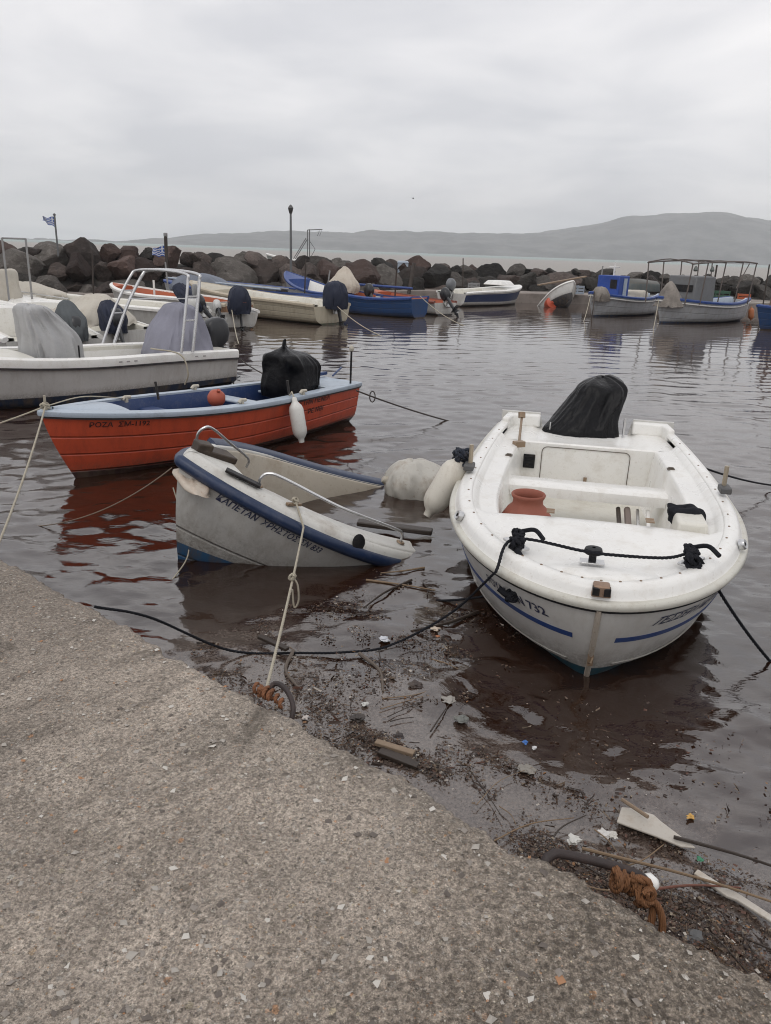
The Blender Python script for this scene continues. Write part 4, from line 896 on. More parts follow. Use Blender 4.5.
# ================================================================= the white console boat
hK = Hull(L=5.163, B=.834, tb=.491, sr=.80, zb=.818, zm=.593, zs=.548, kd=.25, ks=.15, rake=.549, nt=2.0, nb=1.6, mt=1.315, mb=1.0, chw=.85)
K = root('console_boat', 'white motorboat with steel arch and sheet-covered console behind the red boat', 'motorboat', (-6.566, 9.619, 0), (0, 0, .805))
hull_part(hK, K, hull_paint('console_hull_paint', (.58, .565, .54), (.015, .025, .05), .14, .35, (.28, .23, .19), scum=.10))
rim_part(hK, K, gel, [(.02, -.09), (-.012, -.085), (-.018, -.03), (-.012, .02), (.02, .04), (.10, .042), (.15, .03), (.16, -.01), (.165, -.25)], 'gunwale', smooth=40)
rim_part(hK, K, M('black_rub_strip', (.025, .022, .025), .5), [(.01, -.115), (-.026, -.112), (-.026, -.088), (.01, -.085)], 'rub_rail')
deck_parts(hK, K, gel_in, .15, .025, 1.9, 4.45, .0, .18, .03, in_mat=gel_in, flare=.05)
cvr = M('grey_white_cover_cloth', (.42, .42, .42), .85, .4, (.25, .25, .25), 4, .12, .5, 14, .012)
cvl = M('lavender_grey_cover_cloth', (.25, .25, .30), .85, .25, (.18, .18, .2), 4, .1, .5, 14, .012)
drape('console_cover', cvr, K, [(2.40, -.02, .20, .36, .36), (2.40, -.02, .55, .38, .38), (2.36, -.02, .85, .36, .36), (2.24, -.02, 1.10, .27, .31), (2.14, -.02, 1.29, .17, .27), (2.12, -.02, 1.33, .03, .05)], .13, 4, 44, 130, freq=2.4, crease=.06)
outboard(K, 5.05, .0, .52, R_(14), 0, 1.2, 'black', None, 2)
drape('seat_cover', cvl, K, [(4.35, -.12, .40, .44, .50), (4.35, -.12, .62, .46, .50), (4.38, -.12, .85, .40, .44), (4.42, -.12, 1.08, .30, .34), (4.42, -.12, 1.26, .20, .26), (4.42, -.12, 1.31, .03, .03)], .09, 6, 44, 130, freq=2.2, crease=.055)
ya = .80
for dx, r in ((0, .026), (-.20, .022)):
    z = .62; Pq = catm([(4.22 + dx, -ya, z), (4.32 + dx, -ya, 1.2), (4.40 + dx, -ya * .98, 1.66), (4.42 + dx, -ya * .88, 1.77), (4.42 + dx, 0, 1.80), (4.40 + dx, ya * .88, 1.77), (4.30 + dx, ya * .98, 1.66), (4.02 + dx, ya, 1.2), (3.75 + dx, ya, z)], 60)
    MB().tube(Pq, r, 10).build('arch_tube', steel, K)
mb = MB()
for sy in (1, -1):
    for xx, zz in (((4.36, 1.45), (4.29, 1.10)) if sy < 0 else ((4.17, 1.45), (3.97, 1.10))): mb.tube([(xx, sy * ya, zz), (xx - .20, sy * ya, zz)], .014, 7)
mb.tube([(4.36, -ya, 1.42), (4.08, ya, 1.32)], .010, 6); mb.build('arch_brace', steel, K)
MB().lathe([(.03, 0), (.045, .02), (.045, .14), (.03, .17), (0, .17)], (4.42, -.62, 1.45), 12).build('arch_lamp', M('grey_plastic', (.35, .36, .36), .5), K)
MB().tube([(2.45, -.74, .60), (2.45, -.74, .82)], .012, 7).build('thole_pin', blackm, K); MB().box((2.5, -.74, .632), (.18, .05, .02)).build('pin_plate', M('grey_rubber', None), K, bevel=.004)
mb = MB(); 
for z in (.05, .22, .39): mb.tube([(5.22, -.42, z), (5.22, -.18, z)], .013, 7)
for y in (-.42, -.18): mb.tube([(5.17, y, .55), (5.23, y, .50), (5.22, y, 0)], .013, 7)
mb.build('boarding_ladder', M('dull_steel', (.2, .2, .2), .4, .4, metal=.6), K)
mb = MB(); 
for x in (1.6, 1.9, 3.0, 3.12, 3.24, 4.3, 4.45): mb.box((x, -(hK.side(x, .60) + .016), float(hK.sheer(x / hK.L)) - .03), (.05, .01, .018))
mb.build('registration_marks', M('faded_marks', (.38, .36, .35), .6), K)
# ================================================================= the boats farther out
def far_boat(name, label, cat, bow, stern, B, zb, zm, zs, hullm, rimm, inm, deckm=None, xf=.9, tb=.45, sr=.75, mt=1.25, rake=.4, side_w=.0, xa=None, thw=(), thwm=None, rim=.06, roll=0., pitch=0., zf=.12, chw=.8, z0=0., group=None, dz=.01):
    bow = Vector((bow[0], bow[1], 0)); st = Vector((stern[0], stern[1], 0)); d = st - bow; L = d.length
    h = Hull(L=L, B=B, tb=tb, sr=sr, zb=zb, zm=zm, zs=zs, kd=.22, ks=.12, rake=rake, nt=2., nb=1.6, mt=mt, mb=1., chw=chw)
    r = root(name, label, cat, (bow.x, bow.y, z0), (roll, pitch, math.atan2(d.y, d.x)), group)
    hull_part(h, r, hullm, nt_=36, nu=16); rim_part(h, r, rimm, [(.01, -.07), (-.03, -.065), (-.035, -.005), (.0, .025), (rim, .03), (rim + .015, -.02)], 'gunwale', n=60, smooth=40)
    deck_parts(h, r, deckm or rimm, rim, dz, xf, xa, side_w, zf, .03, in_mat=inm, floor_mat=inm, fore_mat=deckm or rimm)
    y = yb_fn(h, rim + .02)[1]
    for x in thw: thwart(h, r, thwm or inm, x, zm - .12, .2, .04, y)
    return h, r
P_white = hull_paint('weathered_white_hull', (.56, .55, .52), (.03, .03, .035), .06, .4, (.22, .18, .14))
P_cream = hull_paint('weathered_cream_hull', (.52, .47, .36), (.07, .08, .05), .05, .45, (.26, .20, .13), (.45, .62, .80))
P_blue = hull_paint('weathered_blue_hull', (.014, .055, .16), (.04, .03, .03), .04, .3, (.08, .07, .07), (.4, .6, .8))
P_wb = hull_paint('pale_blue_grey_hull', (.44, .455, .47), (.03, .06, .12), .06, .5, (.2, .16, .13), (.4, .6, .8))
orange_in = M('orange_inside_paint', (.42, .10, .035), .55, .5, (.2, .08, .05), 7); sky_b = M('mid_blue_paint', (.018, .055, .22), .45, .45, (.14, .15, .18), 8); lgrey = M('grey_metal_paint', (.27, .27, .27), .55, .5)
tarpg = M('grey_green_cover', (.10, .11, .115), .7, .3, (.05, .05, .05), 4, .2, .5, 12, .015); tarpb = M('dark_blue_cover', (.025, .03, .05), .6, .3, (.06, .06, .07), 4, .2, .5, 12, .015); darkspec(tarpg, tarpb); tarpw = M('cream_cover', (.50, .465, .40), .8, .45, (.25, .2, .14), 3, .15, .5, 12, .02)
def cov(mat, x, z, rx, ry, hgt, y=0, lean=0., f=.08, top=.6):
    rx *= .8; ry *= .82; hgt *= .9
    return (mat, [(x, y, z - .12, rx * .9, ry * .9), (x, y, z + .05, rx, ry), (x + lean * .5, y, z + hgt * .55, rx, ry * .95), (x + lean, y, z + hgt * .85, rx * top, ry * top), (x + lean, y, z + hgt, rx * .2, ry * .2)], dict(folds=f * 1.4, crease=.075, freq=2.0, n=26, m=72))
# far left: small white boat with two dark covered engines and a cream wheelhouse
h, b = far_boat('moored_motorboat', 'white motorboat at the far left edge with two dark covered engines', 'motorboat', (-9.6, 18.6), (-6.0, 14.0), .92, .85, .62, .55, P_white, gel, gel_in, gel, 1.6, side_w=.1, sr=.9)
outboard(b, h.L + .05, .35, .52, .5, 0, 1.1, 'black', cov(tarpg, h.L - .05, .60, .40, .26, .62, .35, -.25), 4)
outboard(b, h.L + .05, -.32, .52, .3, 0, 1.1, 'black', cov(tarpb, h.L + .05, .58, .30, .24, .52, -.32, -.1), 5)
h, b = far_boat('moored_motorboat', 'white motorboat with a cream draped cover and bare metal posts, moored at the far left', 'motorboat', (-13.0, 23.8), (-8.8, 19.4), .95, .9, .65, .6, P_white, gel, gel_in, gel, 1.6, side_w=.1, sr=.9)
drape('wheel_cover', tarpw, b, [(h.L - 1.2, -.2, .35, .42, .45), (h.L - 1.2, -.2, .7, .40, .43), (h.L - 1.2, -.2, 1.1, .33, .36), (h.L - 1.2, -.2, 1.42, .26, .32), (h.L - 1.2, -.2, 1.45, .1, .1)], .05, 2, 20, 50)
for sx, sy, hh in ((h.L - 2.6, -.6, 2.15), (h.L - .6, -.3, 2.2), (h.L - .6, .25, 2.2)): MB().tube([(sx, sy, .4), (sx, sy, hh)], .025, 7).build('metal_post', lgrey, b)
MB().tube([(h.L - .6, -.3, 2.19), (h.L - .6, .25, 2.19)], .022, 7).build('cross_bar', lgrey, b)
# white boat whose foredeck is under a cream cloth
h, b = far_boat('moored_motorboat', 'white motorboat with a small dark blue emblem on its side, seen through the steel arch', 'motorboat', (-11.4, 21.8), (-5.0, 20.1), .95, .95, .72, .66, P_white, gel, gel_in, gel, 2.3, side_w=.12, sr=.85)
outboard(b, h.L + .06, .15, .60, .75, 0, 1.15, 'black', cov(tarpb, h.L - .1, .72, .34, .28, .60, .15, -.35), 6); outboard(b, h.L + .06, -.42, .58, .2, 0, .85, 'white', None)
mb = MB(); mb.tube([(3.15, 0, .42), (3.5, 0, .50), (3.75, 0, .47), (4.2, 0, .50)], .012, 6)
for i, x in enumerate((3.85, 4.02, 4.16, 4.30, 4.46)): mb.box((x, 0, .49), (.09 if i != 2 else .05, .02, .10 - .012 * i), (0, .25, 0))
mb.v = [np.array([(x, -(h.side(x, z) + .012) + y * .3, z) for x, y, z in v]) for v in mb.v]; mb.build('side_emblem', navy, b)
mb = MB(); mb.tube(sag((1.2, -.55, .95), (3.6, -.86, .80), .0, 5), .014, 6); mb.tube([(1.2, -.55, .80), (1.2, -.55, .98)], .014, 6); mb.tube([(2.4, -.74, .74), (2.4, -.74, .90)], .012, 6); mb.build('low_rail', steel, b)
drape('foredeck_cover', tarpw, b, [(1.6, .1, .76, .95, .62), (1.6, .1, .86, .92, .58), (1.55, .1, 1.0, .6, .36), (1.5, .1, 1.10, .3, .15), (1.5, .1, 1.11, .08, .04)], .10, 9, 20, 70, crease=.05)
# covered engine boat between the two
h, b = far_boat('moored_motorboat', 'cream boat under a pale cloth beside the covered console, dark engine at its stern', 'motorboat', (-9.6, 20.6), (-5.55, 15.9), .85, .8, .6, .55, P_white, gel, gel_in, gel, 1.4, side_w=.1, sr=.9)
outboard(b, h.L + .02, .0, .50, .55, 0, 1.2, 'black', cov(tarpb, h.L - .1, .58, .34, .28, .55, 0, -.2), 7)
drape('boat_cover', tarpw, b, [(h.L - 1.3, 0, .58, 1.0, .74), (h.L - 1.3, 0, .70, .98, .72), (h.L - 1.2, 0, .92, .7, .45), (h.L - 1.0, 0, 1.12, .32, .2), (h.L - 1.0, 0, 1.15, .05, .05)], .08, 12, 18, 60)
# orange inside, low white hull
h, b = far_boat('moored_boat', 'low white boat with a bright orange inside, behind the boat with the emblem', 'boat', (-8.9, 25.4), (-5.2, 23.6), .85, .95, .72, .66, P_white, gel, orange_in, orange_in, .5, thw=(1.6, 2.8))
MB().tube([(2.2, -.5, .45), (2.2, -.5, 1.15)], .03, 8).build('mast_stub', gel, b)
# small boat stern-on with black-covered outboard
h, b = far_boat('moored_boat', 'small white boat seen from astern, black engine cover tied with an orange cord', 'boat', (-6.6, 26.0), (-4.35, 21.95), .78, .7, .52, .50, P_white, gel, lgrey, gel, .9, sr=.9)
outboard(b, h.L + .04, .10, .50, .25, 0, 1.2, 'black', cov(tarpb, h.L + .12, .55, .36, .33, .68, .10, 0, .07, .7), 8); outboard(b, h.L + .04, -.48, .45, .95, 0, .75, 'white', None)
MB().tube([(h.L + .12 + .31 * math.cos(a), .10 + .29 * math.sin(a), .75) for a in np.linspace(0, 6.28, 25)[:-1]], .012, 5, closed=True).build('orange_cord', M('orange_cord_paint', (.45, .14, .05), .7), b)
h, b = far_boat('moored_boat', 'brown and orange patched boat half hidden beside the long cream boat', 'boat', (-8.6, 27.0), (-4.6, 24.0), .75, .75, .55, .55, hull_paint('brown_hull', (.30, .17, .10), (.1, .05, .03), .05, .6, (.12, .07, .05), (.5, .7)), M('faded_cream_rim', (.48, .42, .32), .6, .5), orange_in, M('faded_cream_rim', None), .9, thw=(1.6, 2.6))
# long cream boat
h, b = far_boat('cream_motorboat', 'long cream motorboat with a round dark engine cover in front of the lamp post', 'motorboat', (-7.3, 29.0), (-1.85, 24.45), .95, .95, .66, .60, P_cream, M('faded_cream_rim', None), gel_in, M('cream_deck_paint', (.50, .46, .37), .6, .5), 2.2, side_w=.15, sr=.85, thw=(3.4, 4.8))
outboard(b, h.L + .05, .05, .55, .25, 0, 1.3, 'black', cov(tarpb, h.L + .10, .60, .42, .40, .78, .05, -.02, .06, .72), 9)
text = MB()
for i in range(7): text.box((3.6 + i * .16, 0, .36 - .01 * i), (.10, .03, .05))
text.v = [np.array([(x, -(h.side(x, z) + .010) + y * .3, z) for x, y, z in v]) for v in text.v]; text.build('side_marks', M('faded_brown_marks', (.20, .10, .06), .6), b)
mb = MB(); mb.lathe([(.03, -.22), (.10, -.16), (.11, .0), (.10, .16), (.03, .22)], (2.9, -h.side(2.9, .4) - .14, .34), 12); mb.build('hanging_float', M('faded_cream_rim', None), b)
# blue and white boats with poles and covers
h, b = far_boat('moored_boat', 'pale blue boat with grey tarpaulin heap, in front of the left rocks', 'boat', (-9.0, 31.6), (-2.6, 28.4), .85, .85, .6, .6, P_wb, sky_b, M('blue_inside_paint', None), sky_b, 1.2, thw=(3, 4.5))
drape('tarpaulin', M('grey_blue_tarpaulin', (.16, .18, .22), .6, .4, (.08, .08, .1), 3, .3, .6, 10, .04), b, [(1.9, 0, .55, 1.3, .70), (1.9, 0, .75, 1.3, .65), (1.8, 0, .98, .95, .42), (1.7, 0, 1.15, .45, .2), (1.7, 0, 1.17, .1, .05)], .10, 19, 18, 60)
for y0, c_ in ((.35, sky_b), (-.3, M('pale_blue_paint', None)), (.05, lgrey)): MB().tube([(.4, y0, .95), (5.8, y0 * 1.5, .78)], .035, 7).build('long_spar', c_, b)
h, b = far_boat('moored_boat', 'blue and white boat with a high blue bow right of the lamp post', 'boat', (-4.55, 34.2), (-.9, 29.3), .85, 1.25, .62, .62, P_wb, sky_b, gel, sky_b, 1.1, thw=(2.2, 3.6), pitch=.0)
outboard(b, h.L + .02, .0, .55, .7, 0, 1.1, 'black', None, 5)
h, b = far_boat('blue_boat', 'deep blue wooden boat with an orange inside and high square stern', 'boat', (-2.4, 30.3), (.95, 28.0), .82, .85, .62, .72, P_blue, sky_b, orange_in, sky_b, .8, thw=(1.4, 2.6), sr=.7)
outboard(b, .10, .45, .62, R_(40), math.pi, 1.1, 'black', None, 5)
MB().tube([(-.2, .3, 1.0), (3.2, .8, .95)], .045, 8).build('long_spar', sky_b, b)
q = wl(b, (.75, -.15, .70)); o = drape('cloth_bundle', M('off_white_cloth', (.56, .50, .42), .85, .5, (.25, .19, .13), 3, .15, .6, 14, .03), None, [(0, 0, 0, .50, .42), (0, 0, .25, .55, .46), (.05, 0, .55, .34, .32), (.06, .05, .78, .18, .14), (.05, .05, .92, .04, .03)], .16, 23, 18, 50); o.location = q; tag(o, 'crumpled off-white cloth bundle on the bow of the deep blue boat', 'cloth bundle')
h, b = far_boat('moored_boat', 'small grey-white boat with an orange inside and tilted outboard, right of the blue boat', 'boat', (-.8, 33.4), (1.95, 29.7), .72, .66, .5, .5, P_white, M('dull_red_rim', (.20, .06, .04), .6, .4), orange_in, orange_in, .7, thw=(1.5, 2.7))
outboard(b, h.L, 0, .48, R_(48), 0, 1.1, 'black', None, 4); MB().tube([(1.2, .2, .4), (1.25, .2, 1.6)], .03, 7).build('mast_stub', darkwood, b)
h, b = far_boat('striped_motorboat', 'white motorboat with a broad dark blue side stripe, moored by the walkway', 'motorboat', (6.1, 39.0), (2.55, 35.3), .95, .85, .66, .60, P_white, gel, gel_in, gel, 2.0, side_w=.1, sr=.9)
band_part(h, b, navy, 'hull_stripe', .50, .86, .10, 1., 1, .006); band_part(h, b, navy, 'hull_stripe', .50, .86, .10, 1., -1, .006)
outboard(b, h.L + .02, 0, .58, R_(30), 0, 1.25, 'grey', None); MB().box((1.7, 0, .98), (1.1, 1.1, .20), taper=.7).build('cuddy', gel, b, bevel=.05)
# fishing boats on the right
def caique(name, label, bow, stern, B, zb, zm, zs, hm):
    h, b = far_boat(name, label, 'fishing boat', bow, stern, B, zb, zm, zs, hm, sky_b, M('pale_blue_paint', None), gel, 1.2, tb=.5, sr=.45, mt=1.3, rake=.35, side_w=.12, rim=.09)
    rim_part(h, b, gel, [(.01, -.16), (-.025, -.155), (-.03, -.12), (.01, -.115)], 'rub_rail', n=60); return h, b
h, b = caique('fishing_boat', 'small blue and white fishing boat with a bright blue box cabin', (7.75, 31.7), (11.3, 35.0), .85, .95, .72, .85, P_wb)
mb = MB(); mb.box((1.55, .0, 1.00), (.75, 1.0, 1.15)); mb.build('cabin', M('bright_blue_paint', (.015, .06, .30), .45, .3), b, bevel=.03)
MB().box((1.17, -.25, 1.25), (.02, .3, .35)).build('cabin_window', blackm, b); MB().box((1.6, -.52, 1.05), (.22, .03, .85)).build('cabin_panel', M('pale_blue_paint', None), b)
MB().tube([(1.5, 0, 1.5), (1.5, 0, 2.1)], .03, 7).tube([(1.5, -.25, 1.9), (1.5, .25, 1.9)], .02, 6).build('cross_mast', gel, b)
mb = MB(); mb.tube([(.1, -.1, .98), (-.45, -.5, .35), (-.5, -.5, -.05)], .025, 6); mb.build('bow_line', darkwood, b)
drape('net_heap', M('pale_net', (.30, .27, .24), .9, .6, (.12, .1, .08), 8, .3, .9, 30, .03), b, [(.45, -.15, .6, .35, .3), (.4, -.2, .9, .3, .3), (.35, -.2, 1.12, .15, .15), (.35, -.2, 1.15, .03, .03)], .2, 31, 12, 36)
drape('fish_crate_cover', tarpw, b, [(3.4, .0, .7, .5, .4), (3.4, 0, .95, .42, .35), (3.4, 0, 1.0, .1, .1)], .1, 33, 10, 30)
h, b = caique('fishing_boat', 'blue and white fishing boat with a grey box cabin under a rusty tube canopy', (9.75, 29.6), (14.0, 32.6), 1.05, .95, .75, .9, P_wb)
mb = MB(); mb.box((1.95, .05, 1.12), (1.25, 1.25, 1.15), taper=.96); mb.build('cabin', M('battleship_grey_paint', (.17, .175, .18), .6, .5, (.09, .08, .07), 5), b, bevel=.04)
MB().box((1.32, -.05, 1.25), (.03, .8, .25)).build('cabin_window', blackm, b)
A = []; can = M('rusty_canopy_tube', (.13, .11, .10), .7, .5); ppx = (.4, 1.3, 2.4, 3.5, 4.4)
for y in (-.95, .95):
    MB().tube(catm([(.35, y, 2.12), (1.2, y, 2.18), (2.5, y, 2.24), (3.6, y, 2.26), (4.45, y, 2.22)], 20), .028, 7).build('canopy_rail', can, b)
    for x in ppx: MB().tube([(x, y * .9, .7), (x, y, 2.14 + .1 * min(x, 3) / 3)], .024, 7).build('canopy_post', can, b)
for x in (.38, 1.3, 2.4, 3.5, 4.4): MB().tube(catm([(x, -.95, 2.13 + .09 * min(x, 3) / 3), (x, 0, 2.27), (x, .95, 2.13 + .09 * min(x, 3) / 3)], 9), .022, 6).build('canopy_hoop', can, b)
MB().tube([(4.0, -.9, 2.2), (3.4, -.9, 1.3)], .02, 6).build('canopy_brace', can, b)
for x, y, zz in ((.6, -.95, 1.98), (1.6, -.95, 1.98)): MB().lathe([(.01, .14), (.05, .1), (.085, 0), (.06, -.05), (0, -.06)], (x, y, zz - .05), 10).build('hanging_lamp', M('green_grey_glass', (.10, .12, .11), .3), b)
drape('net_heap', M('pale_net', None), b, [(.5, -.1, .6, .4, .45), (.45, -.15, .95, .3, .35), (.4, -.15, 1.35, .16, .15), (.38, -.15, 1.5, .03, .03)], .2, 35, 14, 36)
fender('boat_fender', 'orange cylinder fender at the stern of the fishing boat with the canopy', wl(b, (4.9, -.75, .6)), (.1, -.1, -1), .5, .11, M('orange_vinyl', (.42, .14, .05), .5, .4))
h, b = far_boat('fishing_boat', 'dark blue fishing boat cut off by the right edge, with a brown box and mast', 'fishing boat', (12.75, 28.1), (17.2, 29.6), 1.0, .85, .65, .8, P_blue, sky_b, M('pale_blue_paint', None), gel, 1.0, side_w=.1)
MB().tube([(.95, .1, .6), (1.05, .1, 3.0)], .045, 8).build('mast', M('brown_mast', (.11, .07, .055), .7, .4), b); MB().box((1.35, .15, 1.15), (.8, .7, .95)).build('fish_box', M('brown_box', (.15, .09, .075), .8, .4), b, bevel=.03)
mb = MB(); mb.tube([(.3, -.4, .8), (.3, -.4, 1.25), (.55, -.4, 1.25), (.55, -.4, .8)], .02, 6); mb.build('pulpit', gel, b)
# the sunken dinghy's bow and the orange float
h, b = far_boat('sunken_dinghy', 'small white dinghy sunk by the walkway with only its bow out of the water', 'dinghy', (8.15, 36.2), (6.9, 38.2), .62, .55, .42, .42, P_white, gel, gel_in, gel, .5, pitch=R_(38), z0=.80, roll=R_(15))
o = MB(); o.lathe([(0, -.28), (.2, -.27), (.29, -.2), (.3, .1), (.27, .2), (.1, .25), (.06, .32), (0, .33)], (0, 0, .12), 16, (1.2, .3, 0)); o = simple('float', 'orange-red plastic float in the water between the striped motorboat and the sunken dinghy', 'float', o, M('bright_orange_plastic', (.55, .09, .04), .45, .2), 50); o.location = (7.3, 37.0, .05)
# dinghies and gear lying on the breakwater
h, b = far_boat('upturned_dinghy', 'dark grey-green dinghy lying keel up on the rocks behind the blue cabin boat', 'dinghy', (10.6, 38.9), (12.8, 39.4), .5, .45, .36, .36, hull_paint('dark_green_hull', (.06, .075, .075), (.06, .075, .075), -.5, .3), M('dark_green_rim', (.05, .06, .06), .6), lgrey, None, .6, roll=math.pi, z0=1.12)
h, b = far_boat('upturned_dinghy', 'pale dinghy lying keel up on the walkway, left of the grey box cabin', 'dinghy', (12.2, 37.2), (14.4, 37.7), .5, .45, .36, .36, hull_paint('pale_grey_hull', (.34, .33, .30), (.3, .3, .28), -.5, .6), M('faded_cream_rim', None), lgrey, None, .6, roll=math.pi, z0=.95)
for i, (x, y, z, r, lb, c) in enumerate(((10.2, 38.0, .85, .25, 'pale grey round float on the rocks left of the upturned dark dinghy', lgrey), (13.6, 38.6, 1.0, .26, 'bright blue float among the rocks right of the upturned dinghies', sky_b))):
    o = MB(); o.lathe([(r * math.sin(a), -r * math.cos(a)) for a in np.linspace(0, 3.0, 12)] + [(.06, r * 1.15), (0, r * 1.15)], (0, 0, 0), 16, (.4, .5, 0)); o = simple('round_float', lb, 'float', o, c, 60); o.location = (x, y, z)
for i, (x0, x1, lb) in enumerate((((6.9, 38.6, .9), (9.3, 39.4, 1.35), 'long yellow-brown plank leaning from the walkway toward the blue cabin boat'), ((9.8, 35.9, .55), (12.4, 37.2, .62), 'pale gangplank between the two fishing boats'), ((14.2, 34.6, .5), (16.8, 35.4, .62), 'pale gangplank at the stern of the boat with the canopy'))):
    a, c = Vector(x0), Vector(x1); d = c - a; simple('plank', lb, 'plank', MB().box((a + c) / 2, (d.length, .22, .06), (0, -math.atan2(d.z, Vector((d.x, d.y)).length), math.atan2(d.y, d.x))), wood if i == 0 else M('pale_plank', (.36, .33, .29), .8, .6), bevel=.01)
# ================================================================= posts, flags, frame, gull
iron = M('galvanised_post', (.13, .135, .14), .55, .5)
lp = root('lamp_post', 'tall thin grey lamp post with a small lantern head, standing on the breakwater', 'lamp post', (-4.62, 36.4, -.1))
MB().tube([(0, 0, 0), (0, 0, 1.2), (0, 0, 3.75)], [.07, .06, .045], 10).build('pole', iron, lp); mb = MB(); mb.lathe([(.03, 3.70), (.07, 3.74), (.11, 3.92), (.125, 3.94), (.08, 4.02), (.03, 4.08), (0, 4.09)], (0, 0, 0), 12); mb.build('lantern', M('dark_lantern', (.08, .08, .08), .5), lp)
MB().lathe([(.16, 0), (.16, .04), (.09, .10), (.07, .3)], (0, 0, 0), 12).build('base_plate', iron, lp)
def flag(parent, p, w_, h_, droop, seed):
    n, m = 22, 19; fb = M('flag_blue', (.03, .09, .34), .8, .2); fwh = M('flag_white', (.62, .63, .66), .8, .2); mb = MB()
    G = [[None] * m for _ in range(n)]
    for i in range(n):
        for j in range(m):
            u, v = i / (n - 1), j / (m - 1); wv_ = .10 * math.sin(u * 7 + v * 2 + seed) * u
            G[i][j] = (p[0] - w_ * u * (1 - .25 * droop), p[1] + wv_, p[2] - h_ * v * (1 - .62 * u * (1 - droop)) - droop * w_ * .7 * u ** 1.2 + .03 * math.sin(u * 9))
    for i in range(n - 1):
        for j in range(m - 1):
            stripe = j // 2; u = i / (n - 1); col = 0 if stripe % 2 == 0 else 1
            if u < .36 and stripe < 5: col = 1 if (stripe == 2 or .14 <= u < .22) else 0
            mb.add([G[i][j], G[i + 1][j], G[i + 1][j + 1], G[i][j + 1]], [(0, 1, 2, 3)], col)
    mb.build('flag_cloth', [fb, fwh], parent, smooth=60)
fp_ = root('flagpole', 'short metal flagpole on the rocks with a blue and white striped flag streaming left', 'flagpole', (-12.65, 30.6, 1.6)); MB().tube([(0, 0, 0), (0, 0, 1.45)], .035, 8).build('pole', iron, fp_); MB().lathe([(.045, 0), (.06, .04), (0, .09)], (0, 0, 1.44), 8).build('finial', iron, fp_); flag(fp_, (-.02, 0, 1.38), .46, .36, .0, 0)
fp_ = root('flagpole', 'wooden post with a small blue and white flag hanging limp above the steel arch', 'flagpole', (-8.75, 31.2, 1.05)); MB().tube([(0, 0, 0), (.02, 0, 1.42)], [.06, .07], 8).build('pole', darkwood, fp_); MB().box((.02, 0, 1.46), (.13, .13, .14)).build('post_cap', lgrey, fp_, bevel=.02); flag(fp_, (-.05, 0, 1.05), .50, .40, .35, 2)
h, b = far_boat('beached_boat', 'pale boat with a thin metal stern frame, lying behind the crest of the breakwater', 'boat', (-6.6, 42.0), (-3.9, 42.6), .7, .75, .5, .5, hull_paint('pale_hull_faded', (.42, .44, .42), (.04, .16, .28), -.3, .3), gel, gel_in, M('pale_blue_paint', None), 1., z0=1.12)
mb = MB(); 
for y in (-.45, .45): mb.tube([(2.6, y, .4), (2.6, y, 2.25)], .035, 6); mb.tube([(1.6, y, .5), (2.5, y, 1.8)], .03, 6); mb.tube([(2.6, y, 2.25), (3.4, y, 2.3), (3.25, y, 1.95)], .022, 6)
mb.tube([(2.6, -.45, 2.25), (2.6, .45, 2.25)], .03, 6); mb.tube([(3.4, -.45, 2.3), (3.4, .45, 2.3)], .025, 6); mb.tube([(2.6, -.45, .6), (2.6, .45, .6)], .03, 6); mb.tube([(2.6, -.45, .6), (3.0, -.2, 1.2), (2.6, -.1, 1.7)], .02, 6)
mb.v = [np.array([(x * .8 + .1, y, z * .88) for x, y, z in v]) for v in mb.v]; mb.build('stern_frame', M('grey_frame_paint', (.16, .16, .16), .6), b)
g = root('seabird', 'small dark seabird gliding high over the bay', 'bird', (1.1, 55.0, 5.55)); A = []
mb = MB(); mb.tube([(0, -.16, 0), (0, -.05, .01), (0, .08, .01), (0, .2, 0)], [.01, .045, .05, .01], 8); mb.build('body', M('bird_grey', (.06, .06, .065), .7), g)
for s_ in (-1, 1): MB().grid([[(s_ * x, y0, z), (s_ * x, y1, z + .006)] for x, y0, y1, z in ((.02, -.05, .08, .01), (.18, -.01, .12, .07), (.36, .0, .09, .06), (.5, .01, .03, .03))]).build('wing', M('bird_grey', None), g, smooth=50)
o = MB(); o.box((0, 0, .25), (.55, .4, .5)); o.box((0, 0, .55), (.62, .46, .12), taper=.8); o = simple('gear_box', 'small pale blue and white gear box wedged among the boulders', 'box', o, M('pale_blue_paint', None), bevel=.04); o.location = (.45, 41.6, 1.15)
simple('mooring_stake', 'dark wooden stake leaning in front of the boulders beside the gear box', 'post', MB().tube([(.75, 38.6, .3), (.95, 38.9, 1.7)], .09, 8), darkwood)
simple('rod', 'thin dark rod standing up right of the blue and grey cabins on the walkway', 'post', MB().tube([(14.3, 36.2, .4), (14.3, 36.2, 2.1)], .04, 7), darkwood)

